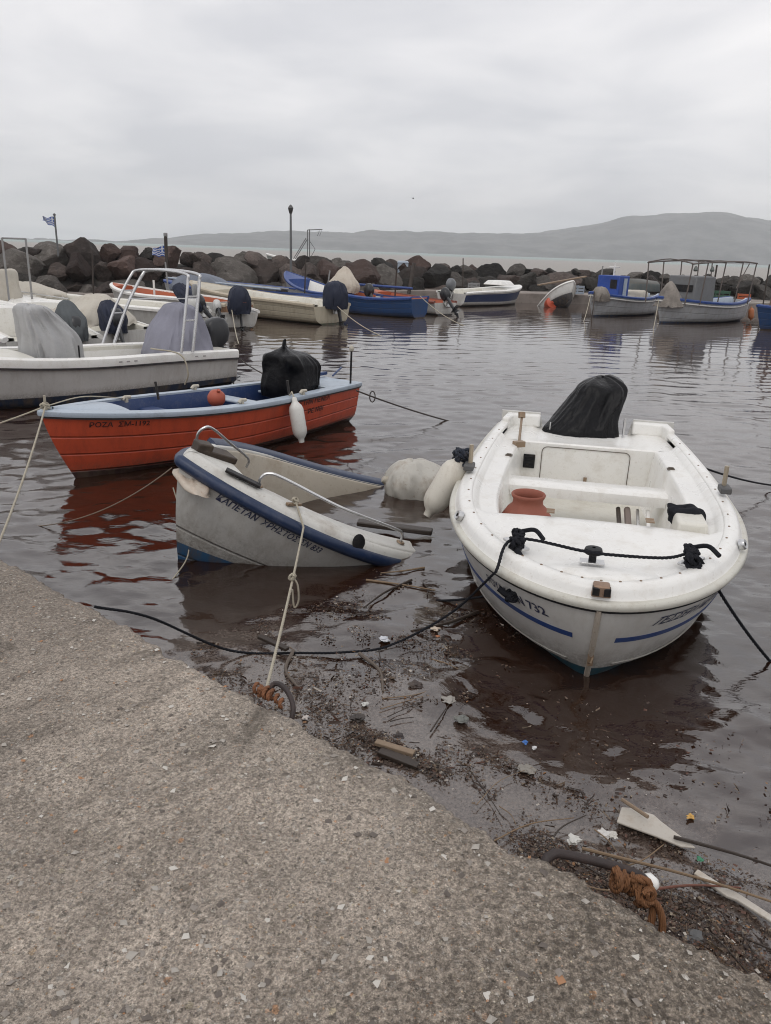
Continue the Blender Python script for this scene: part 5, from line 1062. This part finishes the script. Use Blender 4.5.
# clutter aboard and on the walkway: crates, drums, poles, bare engines
rc = random.Random(4)
def crate(label, p, size, mat, rz=0.):
    r = root('fish_crate', label, 'crate', p, (0, 0, rz)); a, b, h = size; mb = MB(); mb.box((0, 0, .015), (a, b, .03))
    for sx, sy, w_, d_ in ((0, b / 2, a, .025), (0, -b / 2, a, .025), (a / 2, 0, .025, b - .03), (-a / 2, 0, .025, b - .03)):
        for k in range(3): mb.box((sx, sy, .06 + k * (h - .06) / 2.4), (w_, d_, h * .22))
    for sx in (-1, 1):
        for sy in (-1, 1): mb.box((sx * a / 2, sy * b / 2, h / 2), (.04, .04, h))
    mb.build('crate_body', mat, r, bevel=.004)
yel = M('faded_yellow_plastic', (.42, .30, .07), .6, .4); grn = M('dark_green_plastic', (.03, .10, .06), .6, .4)
for p, sz_, mt_, lb in (((-6.2, 31.9, .2), (.6, .4, .35), yel, 'yellow fish crate at the foot of the rocks left of the lamp post'), ((-5.5, 32.6, .2), (.6, .4, .3), sky_b, 'blue fish crate beside the yellow one left of the lamp post'),
        ((4.0, 40.1, .5), (.6, .4, .35), lgrey, 'grey fish crate on the walkway left of the striped motorboat'), ((9.0, 39.8, .5), (.6, .45, .4), M('pale_blue_paint', None), 'pale blue crate on the walkway behind the sunken dinghy'),
        ((14.9, 36.9, .5), (.7, .5, .5), grn, 'green crate on the walkway right of the grey box cabin'), ((15.9, 36.6, .5), (.7, .5, .4), orange_in, 'orange crate on the walkway at the right end')): crate(lb, p, sz_, mt_, rc.uniform(0, 3))
for i, (x, y, h_, lean, lb) in enumerate(((-9.9, 26.4, 1.5, .10, 'thin pole standing in the boats left of the steel arch'), (-7.7, 27.6, 1.3, -.08, 'thin pole among the boats right of the limp flag'), (-3.4, 30.8, 1.5, .05, 'thin pole just right of the lamp post'),
        (-2.4, 27.9, 1.2, .2, 'short leaning pole behind the long cream boat'), (3.3, 38.0, 1.7, -.1, 'thin pole by the bow of the striped motorboat'), (8.9, 35.0, 1.6, .06, 'thin pole behind the blue cabin'), (15.6, 33.9, 1.9, -.05, 'thin pole between the canopy boat and the right edge'))):
    simple('thin_pole', lb, 'pole', MB().tube([(x, y, .1), (x + lean, y, .3 + h_)], .028, 6), lgrey if i % 2 else darkwood)
for i, (a, b_, lb) in enumerate((((-1.85, 24.4, .7), (-.2, 21.5, -.02), 'thin stern line of the long cream boat running into the water'), ((-4.4, 21.8, .6), (-3.6, 18.6, -.02), 'thin stern line of the small boat with the orange cord'), ((.95, 28.0, .75), (2.4, 25.6, -.02), 'thin line from the deep blue boat\'s stern into the water'),
        ((7.8, 31.8, .9), (7.0, 29.2, -.02), 'thin line from the blue cabin boat\'s bow into the water'), ((9.8, 29.7, .9), (9.0, 27.4, -.02), 'thin line from the canopy boat\'s bow into the water'))):
    rope('thin_line', sag(a, b_, .12, 14), .014, ropew, lb)
# ================================================================= floating buoy, ropes, quay iron and rubbish
bu = drape('white_buoy', M('scuffed_buoy_skin', (.50, .48, .43), .6, .75, (.22, .15, .09), 5, .15, .4, 20, .01), None, [(0, 0, -.12, .20, .18), (0, 0, .0, .30, .24), (.0, 0, .12, .315, .245), (-.03, .0, .24, .24, .20), (-.05, 0, .30, .12, .10), (-.06, 0, .32, .02, .02)], .08, 41, 34, 96, sq=.85, crease=.06, freq=2.0, lump=.12)
tag(bu, 'large dirty white float bag half sunk in the water left of the white motorboat', 'float'); bu.location = (.31, 7.15, 0)
mbk = MB(); mbk.lathe([(0, 0), (.035, .01), (.045, .05), (.03, .09), (0, .1)], (-.27, -.02, .10), 12, (0, -1.1, .3)); o = mbk.build('float_neck', M('cream_plastic', None), bu)
def wq(s, wd, z): x, y = quay_xy(s, wd); return Vector((x, y, z))
bR = wl(Rb, (.05, 0, .74)); qa = Vector((-2.3, 4.22, .42))
rope('mooring_rope', sag(qa, bR, .05, 30), .0085, ropew, 'pale mooring rope from the quay up to the bow of the red boat', strands=3, extra=lambda m: (knot(m, bR + Vector((0, 0, .0)), .035, .010, 4, 4), m.tube([bR, bR + Vector((0, .0, .10))], .012, 6)))
rope('mooring_rope', sag(bR, (-5.5, 6.1, .25), .12, 20), .008, ropew, 'pale mooring rope from the red boat\'s bow away to the left edge')
rope('mooring_rope', through([bR, wl(Rb, (.5, .1, .76)), wl(Rb, (1.1, .33, .64))], 16), .006, ropew, 'thin pale line lying along the foredeck of the red boat')
rope('thin_line', sag((-1.62, 5.62, .60), (-2.95, 5.9, -.02), .12, 30), .0045, M('dull_thin_line', (.22, .17, .13), .8), 'thin slack line from the half-sunk boat\'s bow into the water under the red boat')
rope('thin_line', through([(-1.55, 5.38, .52), (-1.45, 5.28, .25), (-1.42, 5.2, .06), (-1.48, 4.85, -.03)], 24), .005, ropew, 'knotted thin line hanging from the half-sunk boat\'s bow down into the water', extra=lambda m: knot(m, (-1.45, 5.27, .28), .02, .006, 9, 3))
cl = wl(S, (.65, yr(.65) - .25, gz(.65) + .03)); ck = wl(S, (.65, yr(.65) - .06, gz(.65) + .14)); ring = Vector((-.46, 2.74, .49)); kn = cl.lerp(ring, .42)
rope('mooring_rope', list(sag(ck, cl, 0, 4)) + list(sag(cl, ring, .03, 40))[1:], .0075, ropew, 'cream mooring rope with a knot, from the quay ring to the half-sunk boat', strands=3,
     extra=lambda m: (knot(m, kn, .018, .007, 6, 4), m.tube(through([kn, kn + Vector((.03, .0, -.05)), kn + Vector((.035, 0, -.15)), kn + Vector((.01, 0, -.19)), kn + Vector((-.0, 0, -.08))], 20), .006, 6), knot(m, ck, .022, .007, 4, 3)))
# heavy black line from the quay across the white boat's bow and down to the right
fa, fb_ = wl(W, (.50, .45, .68)), wl(W, (.53, -.49, .68))
rope('black_rope', list(through([(-1.42, 3.46, .49), (-1.2, 3.62, .36), (-.85, 3.88, .04), (-.45, 3.93, .012), (-.2, 3.96, .010), (.05, 4.02, .03), (.40, 4.12, .20), tuple(fa + Vector((-.16, -.30, -.10)))], 60)), .0075, rubberm, 'black mooring rope sagging from the quay through the water to the white motorboat', strands=3)
rope('black_rope', through([tuple(fa + Vector((-.16, -.30, -.10))), tuple(fa + Vector((-.04, -.08, .01))), tuple(wl(W, (.29, .10, .71))), tuple(wl(W, (.29, -.05, .705))), tuple(wl(W, (.40, -.34, .68))), tuple(fb_)], 50), .009, rubberm, 'black rope lying across the foredeck of the white motorboat around its mooring post', strands=3)
rope('black_rope', sag(fb_ + Vector((.03, -.06, -.01)), (2.30, 4.05, -.02), .03, 24), .0095, rubberm, 'black mooring rope running down from the white motorboat\'s bow into the water at right', strands=3)
for c, s_, nm in ((fa, 1, 'tangled black rope knot on the white motorboat\'s left fairlead, loop hanging over the side'), (fb_, 2, 'black rope knot on the right fairlead of the white motorboat')):
    mb = MB(); knot(mb, c + Vector((-.01, -.04, .0)), .034, .013, s_, 4); knot(mb, c + Vector((-.02, -.09, -.015)), .036, .013, s_ + 8, 4, flat=.9); knot(mb, c + Vector((-.0, .01, .01)), .03, .011, s_ + 18, 3)
    mb.tube(through([c + Vector((.02, .03, .02)), c + Vector((.09, .0, .04)), c + Vector((.13, -.07, .01))], 10), .013, 6)
    if s_ == 1: mb.tube(through([c + Vector((-.03, -.14, -.03)), c + Vector((.03, -.22, -.12)), c + Vector((.02, -.24, -.23)), c + Vector((-.06, -.23, -.27)), c + Vector((-.12, -.20, -.24))], 24), .018, 7); knot(mb, c + Vector((-.05, -.23, -.27)), .03, .012, 44, 3)
    simple('rope_knot', nm, 'rope', mb, rubberm, 60)
rope('black_rope', sag(wl(W, (2.9, -.83, .62)), (4.1, 7.85, .0), .03, 20), .009, rubberm, 'dark mooring rope from the white motorboat\'s right side out to the right edge')
rope('thin_line', sag((.36, 4.72, .0), (.95, 4.55, .22), .03, 12), .008, rubberm, 'short dark rope end rising from the water to the white motorboat\'s hull')
rope('mooring_rope', sag((-.42, 9.75, .52), (.86, 10.65, -.02), .02, 20), .010, darkwood, 'dark mooring rope from the stern of the red boat out across the harbour', extra=lambda m: m.tube([(-.22 + .035 * math.cos(a), 9.92, .42 + .07 * math.sin(a)) for a in np.linspace(0, 6.28, 18)[:-1]], .008, 6, closed=True))
rope('mooring_rope', sag((-2.55, 13.0, .45), (-1.05, 10.1, .5), .10, 24), .010, darkwood, 'thin dark line between the white console boat\'s stern and the red boat')
rope('mooring_rope', through([(-3.6, 11.75, .70), (-3.1, 11.5, .66), (-2.98, 11.45, .40), (-3.05, 11.5, .22)], 20), .012, ropew, 'pale rope end hanging over the side of the white console boat')
# iron hooks in the quay
qd = M('dark_iron_bar', (.035, .024, .022), .6, .5, (.09, .045, .03), 30, .3, .7, 200, .002)
hk = root('mooring_bar', 'bent dark iron mooring bar sticking out of the quay edge, orange-brown rope on it', 'mooring bar', (.53, 1.90, .455))
MB().tube(catm([(-.03, -.05, -.03), (-.02, -.03, .015), (.005, -.01, .035), (.06, .0, .03), (.27, .0, -.03), (.32, -.04, -.07)], 40), .0145, 10).build('iron_bar', qd, hk)
bk = Vector((.79, 1.85, .41)); mb = MB()
rr = random.Random(5)
def wrap(m, c, ax, R0, r, turns, ln, n=90):
    ax = Vector(ax).normalized(); u = ax.orthogonal().normalized(); v = ax.cross(u); P = []
    for i in range(n):
        t = i / (n - 1); a = t * turns * 6.283; rad = R0 * (1 + .18 * math.sin(a * .37 + 1)); P.append(c + ax * (ln * (t - .5)) + (u * math.cos(a) + v * math.sin(a)) * rad)
    twist(m, P, r)
wrap(mb, bk + Vector((-.03, .035, .0)), (1, .1, -.3), .026, .0135, 2.6, .07); wrap(mb, bk + Vector((.015, .03, -.005)), (.3, 1, .5), .034, .013, 1.7, .035)
wrap(mb, bk + Vector((.03, .0, -.02)), (.4, -.8, .5), .024, .013, 1.8, .045); mb.tube(through([bk + Vector((.03, 0, -.02)), bk + Vector((.07, -.01, -.05)), bk + Vector((.085, -.03, -.10)), bk + Vector((.075, -.05, -.15))], 14), .0115, 7)
mb.tube(through([bk + Vector((.04, .01, -.01)), bk + Vector((.06, -.0, -.06)), bk + Vector((.05, -.03, -.12))], 14), .0115, 7)
def twistm():
    m = ropeo; nt = m.node_tree; b = nt.nodes['Principled BSDF']; w_ = nn(nt.nodes, 'ShaderNodeTexWave'); w_.inputs['Scale'].default_value = 60; w_.inputs['Distortion'].default_value = 3; tc = nn(nt.nodes, 'ShaderNodeTexCoord'); nt.links.new(tc.outputs['Object'], w_.inputs[0]); bump_(nt, b, w_.outputs[1], .8, .004)
twistm()
simple('knotted_rope', 'thick orange-brown rope knotted round the end of the bent iron bar', 'rope', mb, ropeo, 60)
simple('white_rag', 'scrap of white plastic caught under the orange-brown rope knot', 'scrap', MB().lathe([(0, -.03), (.025, -.02), (.03, .01), (.015, .03), (0, .035)], bk + Vector((.055, .05, -.02)), 9, (.6, .9, 0)), gel, 60)
mb = MB(); c = Vector((-.47, 2.74, .49)); wrap(mb, c, (1, -.75, -.1), .015, .008, 3.5, .09); wrap(mb, c + Vector((.06, -.03, -.01)), (1, -.9, -.3), .014, .008, 2.6, .08); knot(mb, c + Vector((.0, .01, .0)), .02, .008, 12, 4)
simple('knotted_rope', 'frayed rusty-orange rope wound on the quay edge where the cream rope is tied', 'rope', mb, M('rusty_rope', (.22, .09, .04), .85, .6, (.06, .035, .02), 30, .3, .8, 200, .003), 60)
simple('iron_hook', 'dark iron hook at the quay edge under the frayed rusty-orange rope', 'mooring hook', MB().tube(catm([(-.46, 2.76, .46), (-.43, 2.79, .50), (-.38, 2.75, .50), (-.34, 2.67, .47), (-.35, 2.62, .40)], 20), .011, 8), qd)
# rubbish: larger pieces one by one
def slab(name, label, cat, P, z, th, mat, tilt=(0, 0)):
    mb = MB(); c = np.mean(P, 0); V = [(x, y, z + tilt[0] * (x - c[0]) + tilt[1] * (y - c[1])) for x, y in P]; n = len(V)
    mb.add(V + [(a, b_, d - th) for a, b_, d in V], [list(range(n)), list(range(n, 2 * n))[::-1]] + [(i, (i + 1) % n, n + (i + 1) % n, n + i) for i in range(n)]); return simple(name, label, cat, mb, mat, 0, .004)
wpl = M('dirty_white_board', (.52, .48, .42), .5, .7, (.25, .17, .10), 9)
slab('broken_board', 'broken four-sided white board floating among the rubbish beside the iron bar', 'board', [(.985, 2.60), (1.03, 2.69), (1.07, 2.685), (1.15, 2.645), (1.165, 2.61), (1.255, 2.46), (1.20, 2.465), (1.12, 2.52)], .035, .010, wpl, (.03, .0))
slab('broken_board', 'long narrow white batten in the rubbish at the lower right edge', 'board', [(1.20, 2.33), (1.222, 2.352), (1.30, 2.262), (1.325, 2.245), (1.50, 2.035), (1.482, 2.018), (1.31, 2.21), (1.28, 2.225)], .035, .012, wpl)
simple('twig', 'brown stick lying across the broken white board', 'stick', MB().tube([(1.03, 2.70, .06), (1.10, 2.58, .075)], .008, 6), wood)
def stick(a, b_, r, mat, lab, bend=.03, nm='reed'):
    a, b_ = Vector(a), Vector(b_); m_ = (a + b_) / 2 + Vector((-(b_ - a).y, (b_ - a).x, 0)) * bend; return simple(nm, lab, 'stick', MB().tube(catm([a, m_, b_], 12), [r * (1 - .5 * i / 11) for i in range(12)], 7), mat)
reed = M('dry_reed', (.22, .15, .09), .7, .4, (.08, .05, .03), 20)
stick((.80, 2.42, .05), (1.62, 2.08, .06), .007, reed, 'long dry reed lying from the iron bar to the right edge'); stick((1.18, 2.50, .05), (1.62, 2.30, .05), .008, darkwood, 'dark wet stick between the white board and the white batten', nm='stick')
stick((.62, 4.55, .01), (.18, 4.25, .01), .012, darkwood, 'dark stick floating off the white motorboat\'s left side', .05, 'stick'); stick((.20, 5.02, .012), (-.12, 4.55, .01), .010, darkwood, 'thin dark branch floating below the half-sunk boat\'s stern', -.05, 'stick')
stick((-.12, 5.0, .01), (.36, 4.86, .012), .008, reed, 'brown reed floating below the half-sunk boat', .02); stick((.28, 4.98, .01), (.30, 4.78, .01), .006, darkwood, 'short dark twig crossing the brown reed near the half-sunk boat', .1, 'twig'); stick((.30, 5.25, .015), (-.02, 5.13, .01), .008, reed, 'reed floating right under the half-sunk boat\'s stern')
stick((-.12, 3.95, .01), (.02, 3.55, .01), .012, M('grey_driftwood', (.13, .105, .085), .8, .4), 'curved grey driftwood stick on the scummy water', .12, 'driftwood'); stick((-.50, 3.95, .012), (-.42, 3.55, .01), .012, M('grey_driftwood', None), 'short bent grey stick near the quay ring', -.14, 'driftwood')
stick((.98, 2.22, .05), (1.34, 2.25, .05), .006, M('red_brown_twig', (.16, .06, .04), .7), 'red-brown twig beside the knotted orange-brown rope', .05, 'twig')
for i, (x, y, a, l, w_, m_, lb) in enumerate(((.10, 2.98, -.45, .20, .05, darkwood, 'dark splintered plank afloat against the quay'), (.08, 3.04, -.35, .19, .035, wood, 'brown splintered plank just behind the dark one at the quay'), (-.62, 3.98, -.6, .22, .035, darkwood, 'dark wood piece floating near the black rope'))):
    simple('driftwood_plank', lb, 'plank', MB().box((x, y, .02 + .012 * i), (l, w_, .02), (0, .05, a)), m_, bevel=.004)
bits = [((.02, 4.12), .035, (.62, .64, .68), 'pale blue-white plastic scrap beside the black rope in the water'), ((.33, 4.28), .030, (.62, .52, .42), 'cream foam lump floating left of the white motorboat\'s reflection'), ((.34, 4.18), .016, (.45, .18, .08), 'small orange scrap just below the cream foam lump'),
        ((.36, 3.48), .045, (.33, .31, .28), 'grey-white flat plastic piece at the edge of the dark reflection'), ((.41, 3.32), .04, (.16, .165, .15), 'dull grey plastic piece beside the debris line'), ((.70, 3.14), .018, (.05, .16, .45), 'small blue bottle cap in the debris line'), ((.735, 3.10), .014, (.6, .6, .6), 'tiny white cap beside the blue bottle cap'),
        ((.68, 2.93), .045, (.26, .24, .21), 'grey oval plastic lid in the debris line'), ((.79, 2.50), .035, (.6, .59, .55), 'crumpled white paper just beyond the iron bar'), ((.92, 2.54), .03, (.62, .60, .57), 'small upright white scrap left of the broken white board'), ((.955, 2.53), .022, (.55, .53, .48), 'second small white scrap touching the broken white board'),
        ((1.26, 2.42), .015, (.05, .22, .12), 'small green cap near the white batten'), ((1.31, 2.66), .02, (.55, .32, .08), 'yellow-orange scrap floating behind the broken white board'), ((1.10, 2.05), .05, (.10, .10, .10), 'grey crumpled plastic beside the orange-brown rope'), ((-.07, 3.42), .02, (.55, .55, .52), 'white pebble-sized foam bit near the quay ring'),
        ((-.10, 3.30), .04, (.05, .04, .035), 'dark leaf cluster floating near the quay'), ((.10, 3.16), .03, (.04, .03, .028), 'small black leaf heap close to the quay edge'), ((.20, 3.62), .045, (.05, .035, .03), 'dark bark piece in the scum'), ((-.36, 3.28), .022, (.55, .50, .46), 'pale chip of foam at the quay wall')]
for i, ((x, y), r, c_, lb) in enumerate(bits):
    r *= .72; bm_ = bmesh.new(); bmesh.ops.create_icosphere(bm_, subdivisions=3, radius=r)
    for v in bm_.verts: v.co = v.co * (1 + .9 * mnoise.noise(v.co * (1.1 / r) + Vector((i * 3, 0, 0))) + .5 * mnoise.noise(v.co * (3 / r) + Vector((i * 3, 0, 0)))); v.co.z *= .35
    me = bpy.data.meshes.new('plastic_scrap'); bm_.to_mesh(me); bm_.free(); me.materials.append(M('scrap_%d' % i, c_, .55, .4)); o = bpy.data.objects.new('plastic_scrap', me); COL.objects.link(o); o.location = (x, y, .018); o.rotation_euler = (0, 0, i); tag(o, lb, 'scrap')
rs_ = random.Random(21)
places = ['in the scum below the half-sunk boat', 'between the quay ring and the black rope', 'in the scum left of the dark reflection', 'along the debris line below the white motorboat', 'in the debris beside the iron bar', 'in the debris right of the white batten']
spots = [((1.2, 2.2), (1.0, 1.9)), ((1.6, 2.4), (.25, .9)), ((2.1, 2.9), (.4, 1.1)), ((2.7, 3.6), (.35, .85)), ((3.2, 4.1), (.1, .7)), ((4.0, 4.9), (.05, .7))]
for i in range(44):
    k = [0, 1, 2, 2, 3, 3, 4, 4, 5, 5, 5][i % 11]; (s0, s1), (d0, d1) = spots[k]; s_, d_ = rs_.uniform(s0, s1), rs_.uniform(d0, d1); x, y = quay_xy(s_, -d_); a = rs_.uniform(-1.7, 1.2); l = rs_.uniform(.06, .20); dark = rs_.random() < .55
    c_ = darkwood if dark else (reed if rs_.random() < .7 else M('grey_driftwood', None)); z = .022 if k > 2 else .012
    o = stick((x - l * math.cos(a), y - l * math.sin(a), z), (x + l * math.cos(a), y + l * math.sin(a), z + rs_.uniform(0, .012)), rs_.uniform(.0018, .0045), c_, ('thin dark twig ' if dark else 'thin pale brown reed ') + places[k], rs_.uniform(-.12, .12), 'twig' if dark else 'reed_stalk'); o['group'] = ('dark twigs ' if dark else 'pale brown reeds ') + places[k]
# the uncountable debris: bark, leaves, foam specks
def debris_mat():
    m, nt, b = newmat('debris'); g = nn(nt.nodes, 'ShaderNodeNewGeometry'); cr = nn(nt.nodes, 'ShaderNodeValToRGB'); E_ = cr.color_ramp.elements; cr.color_ramp.interpolation = 'CONSTANT'
    E_[0].position = 0; E_[0].color = (.030, .018, .013, 1); E_[1].position = .965; E_[1].color = (.42, .38, .33, 1)
    for p, q_ in ((.22, (.055, .034, .024)), (.45, (.085, .052, .034)), (.62, (.12, .08, .052)), (.76, (.10, .045, .028)), (.84, (.17, .125, .085)), (.92, (.24, .12, .05)), (.945, (.27, .22, .16))): E_.new(p).color = c4(q_)
    nt.links.new(g.outputs['Random Per Island'], cr.inputs[0]); nt.links.new(cr.outputs[0], b.inputs['Base Color']); b.inputs['Roughness'].default_value = .6; return m
def flakes(n, dens, z0, lo, hi, seed):
    """many small flat chips; dens(s, d) is the chance that one lies there"""
    rs = np.random.RandomState(seed); S0 = []; D0 = []; k = 0
    while k < n:
        s = rs.uniform(lo[0], hi[0], 20000); d = rs.uniform(lo[1], hi[1], 20000); q_ = rs.rand(20000) < dens(s, d); S0.append(s[q_]); D0.append(d[q_]); k += q_.sum()
    s = np.concatenate(S0)[:n]; d = np.concatenate(D0)[:n]; x, y = quay_xy(s, -d)
    r = .0022 + .008 * rs.rand(n) ** 4; r2 = r * rs.uniform(.25, .9, n); big = rs.rand(n) < .09; r = np.where(big, r * 3.4, r); r2 = np.where(big, r2 * .6, r2); a = rs.rand(n) * 6.28; z = z0 + rs.rand(n) * .009; ca, sa = np.cos(a), np.sin(a)
    V = np.zeros((n, 5, 3))
    for q_, (u, v) in enumerate(((-r, -r2 * .6), (r * .8, -r2), (r, r2 * .7), (-r * .7, r2))): V[:, q_] = np.stack([x + u * ca - v * sa, y + u * sa + v * ca, z + rs.uniform(-.4, .4, n) * r], -1)
    V[:, 4] = np.stack([x, y, z + r2 * .5], -1); b = np.arange(n)[:, None, None] * 5
    return V.reshape(-1, 3), (b + np.array([(0, 1, 4), (1, 2, 4), (2, 3, 4), (3, 0, 4)])[None]).reshape(-1, 3)
nb_ = lambda s, d, sd_=1: fbm(s * 2.1, d * 3.3, sd_, 4)
def band(s, d):      # the raft of rubbish that hugs the quay and widens to the right
    c = np.interp(s, [1.2, 2.4, 3.0, 3.6, 4.4, 5.5], [.60, .66, .60, .50, .42, .42]); w_ = np.interp(s, [1.2, 2.4, 3.0, 3.6, 4.4, 5.5], [.02, .05, .10, .22, .42, .48])
    e_ = np.abs(d - c - .08 * nb_(s, d, 5)) / w_; v = np.clip(1 - e_ ** 2, 0, 1) * (.55 + 1.9 * nb_(s, d, 9)); return np.clip(v, 0, 1) * np.where(s > 2.1, 1, .15)
V1, F1 = flakes(52000, band, .018, (2.0, .0), (5.6, 1.0), 1)
def thin(s, d):
    v = nb_(s, d, 21) * 1.8 + .12; return np.clip(v, 0, 1) * np.where(d < 1.6, 1, .3) * np.where((s > 2.3) & (d > .95), .12, 1)
V2, F2 = flakes(11000, thin, .008, (1.0, .05), (4.6, 2.3), 2)
def clump(s, d): return np.clip(nb_(s * 3, d * 3, 71) * 2.6 - .35, 0, 1) * np.where(d < 1.7, 1, .25) * np.where((s > 2.4) & (d > .95), .05, 1)
V3, F3 = flakes(9000, clump, .010, (.9, .05), (4.6, 2.2), 4)
o = fastmesh('floating_debris', np.concatenate([V1, V2, V3]), np.concatenate([F1, F2 + len(V1), F3 + len(V1) + len(V2)]), debris_mat(), False); tag(o, kind='stuff')
# loose grit on the quay
rs = np.random.RandomState(9); V = []; F = []; b = 0
for i in range(9000):
    s, d = rs.uniform(-.5, 5.0), rs.uniform(.03, 2.8) ; x, y = quay_xy(s, d); r = (.0018 + .012 * rs.rand() ** 4.5) * (.75 + .5 * np.clip((s - 1.5) / 2.5, 0, 1)); z = QZ + .0025
    R3 = rs.normal(size=(6, 3)) * .18 + np.array([(1, 0, 0), (-1, 0, 0), (0, 1, 0), (0, -1, 0), (0, 0, .6), (0, 0, -.6)]); R3 *= r * np.array([1.2, .9, .8]); a = rs.rand() * 6.28
    V += [(x + p[0] * math.cos(a) - p[1] * math.sin(a), y + p[0] * math.sin(a) + p[1] * math.cos(a), z + p[2]) for p in R3]
    F += [(b + i_, b + j_, b + k_) for i_, j_, k_ in ((0, 2, 4), (2, 1, 4), (1, 3, 4), (3, 0, 4), (2, 0, 5), (1, 2, 5), (3, 1, 5), (0, 3, 5))]; b += 6
m, nt, bb = newmat('grit'); g = nn(nt.nodes, 'ShaderNodeNewGeometry'); cr = nn(nt.nodes, 'ShaderNodeValToRGB'); E_ = cr.color_ramp.elements; cr.color_ramp.interpolation = 'CONSTANT'
E_[0].position = 0; E_[0].color = (.13, .11, .095, 1); E_[1].position = .95; E_[1].color = (.36, .19, .10, 1)
for p, q_ in ((.25, (.26, .23, .20)), (.45, (.38, .35, .31)), (.75, (.55, .52, .47))): E_.new(p).color = c4(q_)
nt.links.new(g.outputs['Random Per Island'], cr.inputs[0]); nt.links.new(cr.outputs[0], bb.inputs['Base Color']); bb.inputs['Roughness'].default_value = .8
o = fastmesh('loose_grit', V, F, m, False); tag(o, kind='stuff')
